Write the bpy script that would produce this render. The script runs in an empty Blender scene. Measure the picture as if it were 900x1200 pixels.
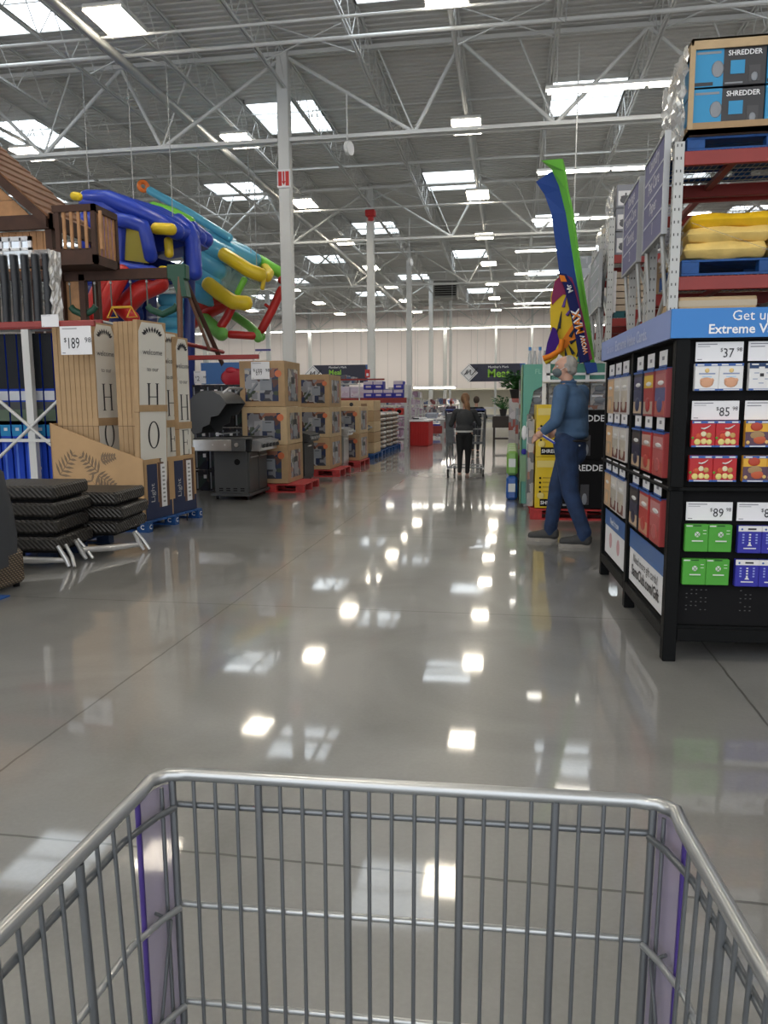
import bpy, math, random
from mathutils import Vector, Matrix
SC = bpy.context.scene
COL = SC.collection
random.seed(7)
PI = math.pi
V = Vector

# ------------------------------------------------------------------ materials
MATS = {}
def mat(name, col, rough=0.55, metal=0.0, emis=0.0, ecol=None, var=0.0, vscale=6.0, bump=0.0, bscale=40.0,
        alpha=1.0, coat=0.0, trans=0.0, spec=0.5):
    if name in MATS: return MATS[name]
    m = bpy.data.materials.new(name); m.use_nodes = True
    nt = m.node_tree; b = nt.nodes['Principled BSDF']
    b.inputs['Base Color'].default_value = (*col, 1)
    b.inputs['Roughness'].default_value = rough
    b.inputs['Metallic'].default_value = metal
    b.inputs['Specular IOR Level'].default_value = spec
    if emis:
        b.inputs['Emission Color'].default_value = (*(ecol or col), 1)
        b.inputs['Emission Strength'].default_value = emis
    if alpha < 1: b.inputs['Alpha'].default_value = alpha
    if coat: b.inputs['Coat Weight'].default_value = coat
    if trans: b.inputs['Transmission Weight'].default_value = trans
    if var or bump:
        tc = nt.nodes.new('ShaderNodeTexCoord')
        if var:
            n = nt.nodes.new('ShaderNodeTexNoise'); n.inputs['Scale'].default_value = vscale
            n.inputs['Detail'].default_value = 4
            nt.links.new(tc.outputs['Object'], n.inputs['Vector'])
            r = nt.nodes.new('ShaderNodeMapRange')
            r.inputs['From Min'].default_value = .3; r.inputs['From Max'].default_value = .7
            r.inputs['To Min'].default_value = 1 - var; r.inputs['To Max'].default_value = 1 + var
            nt.links.new(n.outputs['Fac'], r.inputs['Value'])
            x = nt.nodes.new('ShaderNodeVectorMath'); x.operation = 'SCALE'
            x.inputs[0].default_value = col
            nt.links.new(r.outputs['Result'], x.inputs['Scale'])
            nt.links.new(x.outputs['Vector'], b.inputs['Base Color'])
        if bump:
            n = nt.nodes.new('ShaderNodeTexNoise'); n.inputs['Scale'].default_value = bscale
            n.inputs['Detail'].default_value = 3
            nt.links.new(tc.outputs['Object'], n.inputs['Vector'])
            bp = nt.nodes.new('ShaderNodeBump'); bp.inputs['Strength'].default_value = bump
            bp.inputs['Distance'].default_value = .02
            nt.links.new(n.outputs['Fac'], bp.inputs['Height'])
            nt.links.new(bp.outputs['Normal'], b.inputs['Normal'])
    MATS[name] = m
    return m

def mosaic(name, cols, scale=12.0, rough=.5, stretch=(1, 1, 1), coat=0.0):
    """printed photograph: patches of the given colours (a cell pattern fixed to the object)"""
    if name in MATS: return MATS[name]
    m = bpy.data.materials.new(name); m.use_nodes = True
    nt = m.node_tree; b = nt.nodes['Principled BSDF']; b.inputs['Roughness'].default_value = rough
    b.inputs['Coat Weight'].default_value = coat
    tc = nt.nodes.new('ShaderNodeTexCoord'); mp = nt.nodes.new('ShaderNodeMapping')
    mp.inputs['Scale'].default_value = stretch
    v = nt.nodes.new('ShaderNodeTexVoronoi'); v.inputs['Scale'].default_value = scale
    v.distance = 'CHEBYCHEV'
    sp = nt.nodes.new('ShaderNodeSeparateColor'); cr = nt.nodes.new('ShaderNodeValToRGB')
    cr.color_ramp.interpolation = 'CONSTANT'
    el = cr.color_ramp.elements
    while len(el) < len(cols): el.new(0.5)
    for i, c in enumerate(cols):
        el[i].position = i / len(cols); el[i].color = (*c, 1)
    nt.links.new(tc.outputs['Object'], mp.inputs['Vector']); nt.links.new(mp.outputs['Vector'], v.inputs['Vector'])
    nt.links.new(v.outputs['Color'], sp.inputs['Color']); nt.links.new(sp.outputs[0], cr.inputs['Fac'])
    nt.links.new(cr.outputs['Color'], b.inputs['Base Color'])
    MATS[name] = m
    return m

# ------------------------------------------------------------------ mesh builder
def frame(d):
    d = V(d).normalized()
    up = V((0, 0, 1)) if abs(d.z) < .95 else V((1, 0, 0))
    a = d.cross(up).normalized(); b = a.cross(d).normalized()
    return d, a, b
TXT = {}
def text_mesh(s, bold):
    k = (s, bold)
    if k not in TXT:
        cu = bpy.data.curves.new('t', 'FONT'); cu.body = s; cu.size = 1; cu.resolution_u = 2
        if bold: cu.offset = .018
        ob = bpy.data.objects.new('t', cu); COL.objects.link(ob)
        dg = bpy.context.evaluated_depsgraph_get()
        me = bpy.data.meshes.new_from_object(ob.evaluated_get(dg))
        vs = [v.co.copy() for v in me.vertices]; fs = [tuple(p.vertices) for p in me.polygons]
        bpy.data.objects.remove(ob); bpy.data.curves.remove(cu); bpy.data.meshes.remove(me)
        TXT[k] = (vs, fs)
    return TXT[k]
WM = {}
class MB:
    def __init__(s): s.v = []; s.f = []; s.mi = []; s.sm = []; s.mats = []
    def add(s, vs, fs, m, smooth=False):
        if m not in s.mats: s.mats.append(m)
        k = s.mats.index(m); o = len(s.v)
        s.v += [V(p) for p in vs]
        for f in fs: s.f.append(tuple(i + o for i in f)); s.mi.append(k); s.sm.append(smooth)
        return s
    def box(s, a, b, m, bev=0.0, rot=None, piv=None):
        x0, y0, z0 = [min(p, q) for p, q in zip(a, b)]; x1, y1, z1 = [max(p, q) for p, q in zip(a, b)]
        if bev <= 0:
            vs = [(x0,y0,z0),(x1,y0,z0),(x1,y1,z0),(x0,y1,z0),(x0,y0,z1),(x1,y0,z1),(x1,y1,z1),(x0,y1,z1)]
            fs = [(0,3,2,1),(4,5,6,7),(0,1,5,4),(1,2,6,5),(2,3,7,6),(3,0,4,7)]
        else:
            e = min(bev, (x1-x0)*.49, (y1-y0)*.49, (z1-z0)*.49); vs = []; idx = {}
            for i, X in enumerate((x0, x1)):
                for j, Y in enumerate((y0, y1)):
                    for k, Z in enumerate((z0, z1)):
                        sx, sy, sz = (1, -1)[i]*e, (1, -1)[j]*e, (1, -1)[k]*e
                        idx[i,j,k] = len(vs)
                        vs += [(X, Y+sy, Z+sz), (X+sx, Y, Z+sz), (X+sx, Y+sy, Z)]
            def q(c, ax): return idx[c] + ax
            fs = []
            for ax in range(3):
                o = [t for t in range(3) if t != ax]
                for sd in (0, 1):
                    cs = []
                    for (p, r) in ((0,0),(1,0),(1,1),(0,1)):
                        c = [0,0,0]; c[ax] = sd; c[o[0]] = p; c[o[1]] = r; cs.append(tuple(c))
                    fs.append(tuple(q(c, ax) for c in cs))
            for ax in range(3):
                o = [t for t in range(3) if t != ax]
                for p in (0, 1):
                    for r in (0, 1):
                        c0 = [0,0,0]; c0[o[0]] = p; c0[o[1]] = r; c1 = list(c0); c1[ax] = 1
                        c0, c1 = tuple(c0), tuple(c1)
                        fs.append((q(c0, o[0]), q(c1, o[0]), q(c1, o[1]), q(c0, o[1])))
            for c in idx: fs.append((idx[c], idx[c]+1, idx[c]+2))
        if rot is not None:
            pv = V(piv) if piv is not None else V(((x0+x1)/2, (y0+y1)/2, (z0+z1)/2))
            vs = [rot @ (V(p) - pv) + pv for p in vs]
        return s.add(vs, fs, m)
    def tube(s, p, q, r, m, n=8, r2=None, cap=True, smooth=True):
        p, q = V(p), V(q); r2 = r if r2 is None else r2
        d, a, b = frame(q - p); vs = []
        for (c, rr) in ((p, r), (q, r2)):
            for i in range(n):
                t = 2*PI*i/n; vs.append(c + a*math.cos(t)*rr + b*math.sin(t)*rr)
        fs = [(i, (i+1) % n, n+(i+1) % n, n+i) for i in range(n)]
        s.add(vs, fs, m, smooth)
        if cap: s.add(vs, [tuple(range(n))[::-1], tuple(range(n, 2*n))], m)
        return s
    def path(s, pts, r, m, n=8, closed=False, flat=1.0):
        """tube of one surface through the points; r a number or one radius per point"""
        pts = [V(p) for p in pts]; N = len(pts); vs = []
        rr = r if isinstance(r, (list, tuple)) else [r]*N
        pa = None
        for i, c in enumerate(pts):
            if closed: d = pts[(i+1) % N] - pts[i-1]
            else: d = pts[min(i+1, N-1)] - pts[max(i-1, 0)]
            d.normalize()
            if pa is None: _, a, b = frame(d)
            else:
                a = (pa - d*pa.dot(d))
                a = a.normalized() if a.length > 1e-5 else frame(d)[1]
                b = a.cross(d).normalized()
            pa = a
            for k in range(n):
                t = 2*PI*k/n; vs.append(c + a*math.cos(t)*rr[i] + b*math.sin(t)*rr[i]*flat)
        fs = []
        for i in range(N if closed else N-1):
            j = (i+1) % N
            for k in range(n): fs.append((i*n+k, i*n+(k+1) % n, j*n+(k+1) % n, j*n+k))
        s.add(vs, fs, m, True)
        if not closed: s.add(vs, [tuple(range(n)), tuple(range((N-1)*n, N*n))], m, False)
        return s
    def sausage(s, pts, r, m, n=12):
        """inflated tube with round ends"""
        pts = [V(p) for p in pts]; d0 = (pts[0]-pts[1]).normalized(); d1 = (pts[-1]-pts[-2]).normalized()
        P = []; R = []
        for t in (1.0, .85, .5): P.append(pts[0] + d0*r*.8*t); R.append(r*math.sqrt(max(1-t*t, .01)))
        for p in pts: P.append(p); R.append(r)
        for t in (.5, .85, 1.0): P.append(pts[-1] + d1*r*.8*t); R.append(r*math.sqrt(max(1-t*t, .01)))
        return s.path(P, R, m, n)
    def ell(s, c, r, m, n=12, k=8, rot=None):
        c = V(c); r = (r, r, r) if isinstance(r, (int, float)) else r; vs = []
        for i in range(1, k):
            a = PI*i/k
            for j in range(n):
                t = 2*PI*j/n; p = V((r[0]*math.sin(a)*math.cos(t), r[1]*math.sin(a)*math.sin(t), r[2]*math.cos(a)))
                vs.append(c + (rot @ p if rot else p))
        top = V((0, 0, r[2])); bot = V((0, 0, -r[2]))
        vs += [c + (rot @ top if rot else top), c + (rot @ bot if rot else bot)]
        T = len(vs)-2; fs = [(T, j, (j+1) % n) for j in range(n)]
        for i in range(k-2):
            for j in range(n): fs.append((i*n+j, (i+1)*n+j, (i+1)*n+(j+1) % n, i*n+(j+1) % n))
        fs += [(T+1, (k-2)*n+(j+1) % n, (k-2)*n+j) for j in range(n)]
        return s.add(vs, fs, m, True)
    def prism(s, poly, o, u, w, d, m, m2=None):
        """polygon (a,b) in the plane o + a*u + b*w, thickened along d (a vector)"""
        o, u, w, d = V(o), V(u), V(w), V(d); n = len(poly)
        A = [o + u*a + w*b for a, b in poly]; B = [p + d for p in A]
        s.add(A + B, [tuple(range(n)), tuple(range(n, 2*n))[::-1]], m)
        return s.add(A + B, [(i, (i+1) % n, n+(i+1) % n, n+i) for i in range(n)], m2 or m)
    def lathe(s, prof, c, m, n=14):
        c = V(c); vs = []; k = len(prof)
        for r, z in prof:
            for j in range(n): t = 2*PI*j/n; vs.append(c + V((r*math.cos(t), r*math.sin(t), z)))
        fs = [(i*n+j, i*n+(j+1) % n, (i+1)*n+(j+1) % n, (i+1)*n+j) for i in range(k-1) for j in range(n)]
        s.add(vs, fs, m, True)
        return s.add(vs, [tuple(range(n))[::-1], tuple(range((k-1)*n, k*n))], m)
    def text(s, t, size, o, u, w, m, align='C', bold=False, sx=1.0, lift=.0015):
        vs, fs = text_mesh(t, bold); u, w = V(u).normalized(), V(w).normalized(); n = u.cross(w); o = V(o)
        xs = [p.x for p in vs]; off = {'C': (min(xs)+max(xs))/2, 'L': min(xs), 'R': max(xs)}[align]
        return s.add([o + u*(p.x-off)*size*sx + w*p.y*size + n*lift for p in vs], fs, m)
    def build(s, name, parent=None, loc=None, flip=True):
        me = bpy.data.meshes.new(name)
        inv = None
        if parent is not None: inv = WM[parent.name].inverted()
        L = V(loc) if loc is not None else V((0, 0, 0))
        pts = [inv @ p for p in s.v] if inv is not None else [p - L for p in s.v]
        me.from_pydata(pts, [], s.f)
        for m in s.mats: me.materials.append(m)
        me.polygons.foreach_set('material_index', s.mi); me.polygons.foreach_set('use_smooth', s.sm)
        me.update()
        o = bpy.data.objects.new(name, me); COL.objects.link(o)
        if parent is not None: o.parent = parent; WM[o.name] = WM[parent.name].copy()
        else: o.location = L; WM[o.name] = Matrix.Translation(L)
        return o

def tag(o, label=None, cat=None, group=None, kind=None):
    if label: o['label'] = label
    if cat: o['category'] = cat
    if group: o['group'] = group
    if kind: o['kind'] = kind
    return o
def thing(name, label, cat, loc=(0, 0, 0), rz=0.0, group=None):
    o = bpy.data.objects.new(name, None); COL.objects.link(o)
    o.location = loc; o.rotation_euler = (0, 0, rz); o.empty_display_size = .1
    WM[o.name] = Matrix.Translation(V(loc)) @ Matrix.Rotation(rz, 4, 'Z')
    return tag(o, label, cat, group)
def loc_thing(t):
    """make boxes in the thing's own frame: returns the matrix to world"""
    return WM[t.name]
class LB(MB):
    """builder whose coordinates are local to the thing it is built under"""
    def build(s, name, parent, **k):
        M = WM[parent.name]; s.v = [M @ p for p in s.v]
        return MB.build(s, name, parent)
def struct(o): o['kind'] = 'structure'; return o
def dup(root, loc, rz=None, label=None, scale=None, group=None):
    r = root.copy(); COL.objects.link(r); r.location = loc
    if rz is not None: r.rotation_euler = (0, 0, rz)
    if scale: r.scale = scale if isinstance(scale, tuple) else (scale,)*3
    if label: r['label'] = label
    if group: r['group'] = group
    for ch in list(root.children):
        c = ch.copy(); COL.objects.link(c); c.parent = r
        for g in ch.children:
            d = g.copy(); COL.objects.link(d); d.parent = c
    return r
def serif(b, ch, o, u, w, n, m, sz):
    """a capital with thick stems and hairline serifs, centred on o at its foot"""
    o, u, w, n = V(o), V(u), V(w), V(n); H_, W_ = sz, sz*.62; T, t = sz*.085, sz*.022
    def bar(x0, z0, x1, z1): b.prism([(x0, z0), (x1, z0), (x1, z1), (x0, z1)], o, u, w, n*.001, m)
    def stem(x, z0=0, z1=None, th=T):
        z1 = H_ if z1 is None else z1
        bar(x-th/2, z0, x+th/2, z1); bar(x-th*1.1, z0, x+th*1.1, z0+t); bar(x-th*1.1, z1-t, x+th*1.1, z1)
    if ch == 'H': stem(-W_*.36); stem(W_*.36); bar(-W_*.36, H_*.49, W_*.36, H_*.49+t*1.3)
    elif ch == 'E': stem(-W_*.28); bar(-W_*.3, 0, W_*.36, t); bar(-W_*.3, H_-t, W_*.34, H_); bar(-W_*.3, H_*.49, W_*.16, H_*.49+t); bar(W_*.34, 0, W_*.38, H_*.22); bar(W_*.32, H_*.8, W_*.36, H_); bar(W_*.14, H_*.4, W_*.18, H_*.6)
    elif ch == 'L': stem(-W_*.24); bar(-W_*.26, 0, W_*.38, t); bar(W_*.34, 0, W_*.38, H_*.24)
    elif ch == 'M':
        stem(-W_*.5, th=T*.4); stem(W_*.5)
        b.prism([(-W_*.5, H_), (-W_*.34, H_), (W_*.06, 0), (-W_*.04, 0)], o, u, w, n*.001, m); b.prism([(W_*.45, H_), (W_*.5, H_), (W_*.05, 0), (0, 0)], o, u, w, n*.001, m)
    elif ch == 'O':
        K = 28; A_ = []; B_ = []
        for i in range(K):
            a = 2*PI*i/K; A_.append((W_*.5*math.cos(a), H_/2+H_*.51*math.sin(a))); B_.append((W_*.5*.72*math.cos(a), H_/2+H_*.47*math.sin(a)))
        for i in range(K): j = (i+1) % K; b.prism([A_[i], A_[j], B_[j], B_[i]], o, u, w, n*.001, m)
def Rz(a): return Matrix.Rotation(a, 3, 'Z')
def Rx(a): return Matrix.Rotation(a, 3, 'X')
def Ry(a): return Matrix.Rotation(a, 3, 'Y')
ORD = ['first','second','third','fourth','fifth','sixth','seventh','eighth','ninth','tenth','eleventh','twelfth','thirteenth','fourteenth','fifteenth','sixteenth']

def blob(name, prims, m, parent, vox=.012, smooth=4, keep=None):
    """one continuous surface grown round capsules ('c',p,r,q,r2) and ellipsoids ('e',c,(rx,ry,rz),rot)"""
    b = MB()
    for p in prims:
        if p[0] == 'c':
            P, Q = V(p[1]), V(p[3]); L = (Q-P).length; k = max(2, int(L/(min(p[2], p[4])*.7))+1)
            b.path([P.lerp(Q, i/(k)) for i in range(k+1)], [p[2]+(p[4]-p[2])*i/k for i in range(k+1)], m, 14)
            b.ell(P, p[2], m, 14, 10); b.ell(Q, p[4], m, 14, 10)
        else: b.ell(p[1], p[2], m, 18, 12, p[3] if len(p) > 3 else None)
    o = b.build(name, parent)
    r = o.modifiers.new('r', 'REMESH'); r.mode = 'VOXEL'; r.voxel_size = vox; r.use_smooth_shade = True
    s = o.modifiers.new('s', 'SMOOTH'); s.factor = .5; s.iterations = smooth
    dg = bpy.context.evaluated_depsgraph_get(); dg.update()
    me = bpy.data.meshes.new_from_object(o.evaluated_get(dg))
    o.modifiers.clear(); old = o.data; o.data = me; bpy.data.meshes.remove(old)
    if not me.materials: me.materials.append(m)
    for p in me.polygons: p.use_smooth = True
    return o
EXPOSURE=1.05; WORLD=0.88; FLOORCOAT=1.0; SKYL=1.7; LAMP=12.5
# ------------------------------------------------------------------ camera
H = 1.4
yaw, pit, rol = math.radians(9.3), math.radians(8.0), math.radians(-0.35)
cam = bpy.data.cameras.new('camera'); co = bpy.data.objects.new('camera', cam); COL.objects.link(co)
f = V((-math.sin(yaw)*math.cos(pit), math.cos(yaw)*math.cos(pit), -math.sin(pit)))
r = V((math.cos(yaw), math.sin(yaw), 0)); u = r.cross(f)
r2 = r*math.cos(rol) + u*math.sin(rol); u2 = -r*math.sin(rol) + u*math.cos(rol)
M = Matrix((r2, u2, -f)).transposed().to_4x4(); M.translation = V((0, 0, H))
co.matrix_world = M
cam.sensor_fit = 'VERTICAL'; cam.sensor_height = 36.0; cam.lens = 36.0*905/1200; cam.clip_start = .02; cam.clip_end = 300
SC.camera = co
SC.view_settings.view_transform = 'Standard'; SC.view_settings.look = 'None'
SC.view_settings.gamma = 1; SC.view_settings.use_curve_mapping = False; SC.view_settings.exposure = EXPOSURE
w = bpy.data.worlds.new('world'); SC.world = w; w.use_nodes = True
w.node_tree.nodes['Background'].inputs[0].default_value = (.93, .96, 1, 1)
w.node_tree.nodes['Background'].inputs[1].default_value = WORLD
SC.cycles.max_bounces = 7; SC.cycles.diffuse_bounces = 4; SC.cycles.glossy_bounces = 4; SC.cycles.transparent_max_bounces = 16
SC.cycles.sample_clamp_indirect = 6; SC.cycles.caustics_reflective = False; SC.cycles.caustics_refractive = False

# common materials
steel = mat('white_steel', (.62, .63, .62), .45, var=.05, vscale=.8)
steel2 = mat('grey_steel', (.42, .43, .43), .4, .3)
deckm = mat('roof_deck', (.60, .60, .585), .6, var=.05, vscale=.4)
cardb = mat('cardboard', (.42, .28, .15), .8, var=.08, vscale=8)
cardb2 = mat('light_cardboard', (.52, .38, .22), .8, var=.08, vscale=8)
cardd = mat('cardboard_edge', (.25, .16, .09), .85, var=.1, vscale=20)
redm = mat('red_beam', (.27, .022, .018), .45, var=.08)
bluep = mat('blue_pallet_wood', (.006, .07, .26), .6, var=.25, vscale=15)
redp = mat('red_pallet_wood', (.42, .03, .03), .6, var=.25, vscale=15)
black = mat('black_paint', (.004, .004, .005), .5, spec=.15)
blackm = mat('matt_black', (.006, .006, .007), .8, spec=.2)
white = mat('white_card', (.80, .80, .82), .6)
ink = mat('black_ink', (.02, .02, .025), .6)
whiteink = mat('white_ink', (.85, .86, .88), .5)
film = mat('stretch_film', (.85, .88, .9), .12, alpha=.22, bump=.8, bscale=14)

# ------------------------------------------------------------------ floor
fm = bpy.data.materials.new('polished_concrete'); fm.use_nodes = True
nt = fm.node_tree; bs = nt.nodes['Principled BSDF']; L = nt.links.new
def N(t, **k):
    n = nt.nodes.new(t)
    for a, b_ in k.items(): setattr(n, a, b_)
    return n
def mth(op, a, b=None):
    n = N('ShaderNodeMath', operation=op)
    for i, x in enumerate((a, b)):
        if x is None: continue
        if isinstance(x, (int, float)): n.inputs[i].default_value = x
        else: L(x, n.inputs[i])
    return n.outputs[0]
geo = N('ShaderNodeNewGeometry'); sp = N('ShaderNodeSeparateXYZ'); L(geo.outputs['Position'], sp.inputs[0])
def joint(c, o, per, wd):
    a = mth('DIVIDE', mth('ADD', c, -o), per); a = mth('SUBTRACT', mth('FRACT', mth('ADD', a, 100.5)), .5)
    return mth('LESS_THAN', mth('MULTIPLY', mth('ABSOLUTE', a), per), wd)
nz0 = N('ShaderNodeTexNoise'); nz0.inputs['Scale'].default_value = 9; L(geo.outputs['Position'], nz0.inputs['Vector'])
wob = mth('MULTIPLY', mth('SUBTRACT', nz0.outputs['Fac'], .5), .012)
j = mth('MAXIMUM', joint(mth('ADD', sp.outputs[0], wob), -1.93, 3.06, .0055), joint(mth('ADD', sp.outputs[1], wob), 2.14, 2.93, .0055))
n1 = N('ShaderNodeTexNoise'); n1.inputs['Scale'].default_value = .8; n1.inputs['Detail'].default_value = 7; n1.inputs['Distortion'].default_value = 1.2
L(geo.outputs['Position'], n1.inputs['Vector'])
n2 = N('ShaderNodeTexNoise'); n2.inputs['Scale'].default_value = 60; n2.inputs['Detail'].default_value = 4; L(geo.outputs['Position'], n2.inputs['Vector'])
cr = N('ShaderNodeValToRGB'); cr.color_ramp.elements[0].position = .34; cr.color_ramp.elements[1].position = .66
cr.color_ramp.elements[0].color = (.195, .194, .187, 1); cr.color_ramp.elements[1].color = (.315, .316, .306, 1)
L(mth('ADD', mth('MULTIPLY', n1.outputs['Fac'], .85), mth('MULTIPLY', n2.outputs['Fac'], .15)), cr.inputs['Fac'])
mx = N('ShaderNodeMix', data_type='RGBA'); mx.inputs[7].default_value = (.07, .068, .062, 1)
L(mth('MULTIPLY', j, .8), mx.inputs[0]); L(cr.outputs['Color'], mx.inputs[6]); L(mx.outputs[2], bs.inputs['Base Color'])
bs.inputs['Roughness'].default_value = .32
bs.inputs['Coat Weight'].default_value = FLOORCOAT; bs.inputs['Coat IOR'].default_value = 1.45
L(mth('ADD', mth('MULTIPLY', n1.outputs['Fac'], .07), .014), bs.inputs['Coat Roughness'])
bp = N('ShaderNodeBump'); bp.inputs['Strength'].default_value = .035; bp.inputs['Distance'].default_value = .01
n3 = N('ShaderNodeTexNoise'); n3.inputs['Scale'].default_value = 1.6; n3.inputs['Detail'].default_value = 2; L(geo.outputs['Position'], n3.inputs['Vector'])
L(n3.outputs['Fac'], bp.inputs['Height']); L(bp.outputs['Normal'], bs.inputs['Coat Normal'])
struct(MB().box((-40, -9, -.2), (20, 76, 0), fm).build('floor'))

# ------------------------------------------------------------------ ceiling deck with ribs, walls
DZ = 10.3
b = MB(); vs = []; fs = []; y = -9.0; k = 0
prof = []
while y < 76:
    for dy, dz in ((0, 0), (.12, 0), (.14, .035), (.23, .035)): prof.append((y+dy, DZ+dz))
    y += .25
for (yy, zz) in prof: vs += [(-40, yy, zz), (20, yy, zz)]
for i in range(len(prof)-1): fs.append((2*i, 2*i+1, 2*i+3, 2*i+2))
b.add(vs, fs, deckm); b.box((-40, -9, DZ+.06), (20, 76, DZ+.3), deckm); struct(b.build('ceiling'))
wm = bpy.data.materials.new('wall_panel'); wm.use_nodes = True
nt = wm.node_tree; bs = nt.nodes['Principled BSDF']; L = nt.links.new
geo = N('ShaderNodeNewGeometry'); sp = N('ShaderNodeSeparateXYZ'); L(geo.outputs['Position'], sp.inputs[0])
j = joint(sp.outputs[0], .2, 1.3, .03)
mx = N('ShaderNodeMix', data_type='RGBA'); mx.inputs[6].default_value = (.88, .82, .80, 1); mx.inputs[7].default_value = (.72, .67, .66, 1)
L(j, mx.inputs[0]); L(mx.outputs[2], bs.inputs['Base Color']); bs.inputs['Roughness'].default_value = .7
cream = mat('cream_wall', (.86, .82, .70), .6)
b = MB(); b.box((-40, 73, 2.75), (20, 73.4, DZ+.3), wm); b.box((-40, 73, 2.6), (20, 75.8, 2.75), cream); b.box((-40, 75.6, 0), (20, 76, 2.6), cream)
struct(b.build('wall_back'))
struct(MB().box((-40.3, -9, 0), (-40, 76, DZ+.3), wm).build('wall_left'))
struct(MB().box((20, -9, 0), (20.3, 76, DZ+.3), wm).build('wall_right'))
# structural columns
COLY = [20.3+12.4*i for i in range(5)]
def column(x, y, s=.15):
    b = MB(); b.box((x-s, y-s, 0), (x+s, y+s, DZ-.1), steel, .02); b.box((x-s-.12, y-s-.12, 0), (x+s+.12, y+s+.12, .03), steel)
    return struct(b.build('support_column', loc=(x, y, 0)))
first = None
for x in (-18.2, -5.85, 6.6):
    for y in COLY: column(x, y)
for x, y in ((-5.1, 66), (1.7, 70), (-1.4, 70)): column(x, y, .1)
# red arrow sign plates fixed to two columns
redsign = mat('sign_red', (.55, .02, .02), .5)
b = MB(); b.box((-6.02, 20.12, 6.9), (-5.68, 20.149, 7.35), white); b.box((-5.99, 20.11, 6.95), (-5.9, 20.12, 7.3), redsign); b.box((-5.8, 20.11, 6.95), (-5.71, 20.12, 7.3), redsign)
b.box((-5.87, 20.11, 7.05), (-5.83, 20.12, 7.3), redsign); b.prism([(-.05, 0), (.05, 0), (0, -.09)], (-5.85, 20.12, 7.06), (1, 0, 0), (0, 0, 1), (0, -.01, 0), redsign)
tag(b.build('column_sign', loc=(-5.85, 20.15, 6.9)), 'small red and white arrow plate high on the nearest column', 'sign')
b = MB(); b.box((-5.98, 32.2, 8.95), (-5.58, 32.53, 9.2), redsign, .03); b.tube((-5.78, 32.4, 8.95), (-5.78, 32.4, 8.8), .12, redsign)
tag(b.build('alarm_horn', loc=(-5.85, 32.4, 9.0)), 'red alarm box at the top of the second column', 'alarm')
# girders across the building
def girder(y):
    b = MB(); z0, z1 = 8.05, 10.1
    for z, h in ((z0, .09), (z1, .1)):
        b.box((-38, y-.1, z), (19, y-.02, z+h), steel); b.box((-38, y+.02, z), (19, y+.1, z+h), steel)
    T = [-5.8-4.44*i for i in range(7, 0, -1)] + [-5.8, -1.35, 3.05, 7.5, 12]
    B = [-36, -31, -26, -21.8, -17.4, -12.6, -9.2, -2.5, .95, 5.4, 10]
    ev = sorted([(x, z1+.03) for x in T] + [(x, z0+.05) for x in B])
    for (xa, za) in [(x, z0+.05) for x in B]:
        near = sorted(T, key=lambda t: abs(t-xa))
        lf = max([t for t in T if t < xa], default=None); rt = min([t for t in T if t > xa], default=None)
        for t in (lf, rt):
            if t is not None: b.tube((xa, y, za), (t, y, z1+.03), .05, steel, 6)
        b.tube((xa, y, za), (xa-.9 if xa > -6 else xa+.9, y, z1), .025, steel, 5)
    return struct(b.build('girder_beam', loc=(0, y, 8)))
for y in COLY: girder(y)
# open-web joists along the aisle
def joist_mesh():
    b = MB(); z0, z1, y0, y1 = 9.3, 10.18, 7.9, 72.8
    for s in (-.035, .035):
        b.box((s-.02, y0, z0), (s+.02, y1, z0+.05), steel); b.box((s-.02, y0, z1), (s+.02, y1, z1+.05), steel)
    y = y0; up = False
    while y < y1-.6:
        b.tube((0, y, z1 if up else z0+.03), (0, y+.62, z0+.03 if up else z1), .013, steel, 4, cap=False); y += .62; up = not up
    return b
JX = [-5.8+2.22*i for i in range(-14, 11)]
J = struct(joist_mesh().build('joist_beam')); J.location.x = JX[0]
for x in JX[1:]:
    c = J.copy(); COL.objects.link(c); c.location.x = x
# bridging rods and pipes
b = MB()
yb = 10.5
for yy in (12.4, 14.6, 24.1, 26.9, 29.6, 36.3, 39.5, 42, 48.6, 51.5, 54.4, 61, 64.5):
    for z in (9.3, 10.14): b.box((-38, yy-.022, z), (19, yy+.022, z+.045), steel)
struct(b.build('bridging_beam'))
pipew = mat('pipe_white', (.72, .73, .72), .35)
def pipe(label, pts, r):
    return tag(MB().path(pts, r, steel2 if r > .1 else pipew, 10).build('ceiling_pipe', loc=pts[0]), label, 'pipe')
pipe('thin white pipe crossing the ceiling in front of the nearest columns', [(-38, 16.3, 9.05), (19, 16.3, 9.05)], .03)
pipe('thicker white pipe crossing just behind the nearest ceiling pipe', [(-38, 17.4, 9.15), (19, 17.4, 9.15)], .042)
pipe('white pipe crossing the ceiling behind the nearest girder', [(-38, 22.4, 8.7), (19, 22.4, 8.7)], .03)
pipe('white pipe crossing the ceiling ahead of the second girder', [(-38, 31.2, 9.0), (19, 31.2, 9.0)], .035)
pipe('thick white duct pipe running lengthwise left of the nearest column', [(-8.75, 8, 9.05), (-8.75, 70, 9.05)], .11)
pipe('thin white conduit running lengthwise over the aisle', [(-1.36, 8, 9.28), (-1.36, 70, 9.28)], .03)
# X bracing between joists seen edge on
b = MB()
for yy in (18.6, 31.6, 44):
    for i in range(0, len(JX)-1, 2): 
        b.tube((JX[i], yy, 9.32), (JX[i+1], yy, 10.15), .02, steel, 5); b.tube((JX[i], yy, 10.15), (JX[i+1], yy, 9.32), .02, steel, 5)
struct(b.build('brace_beam'))
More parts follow.
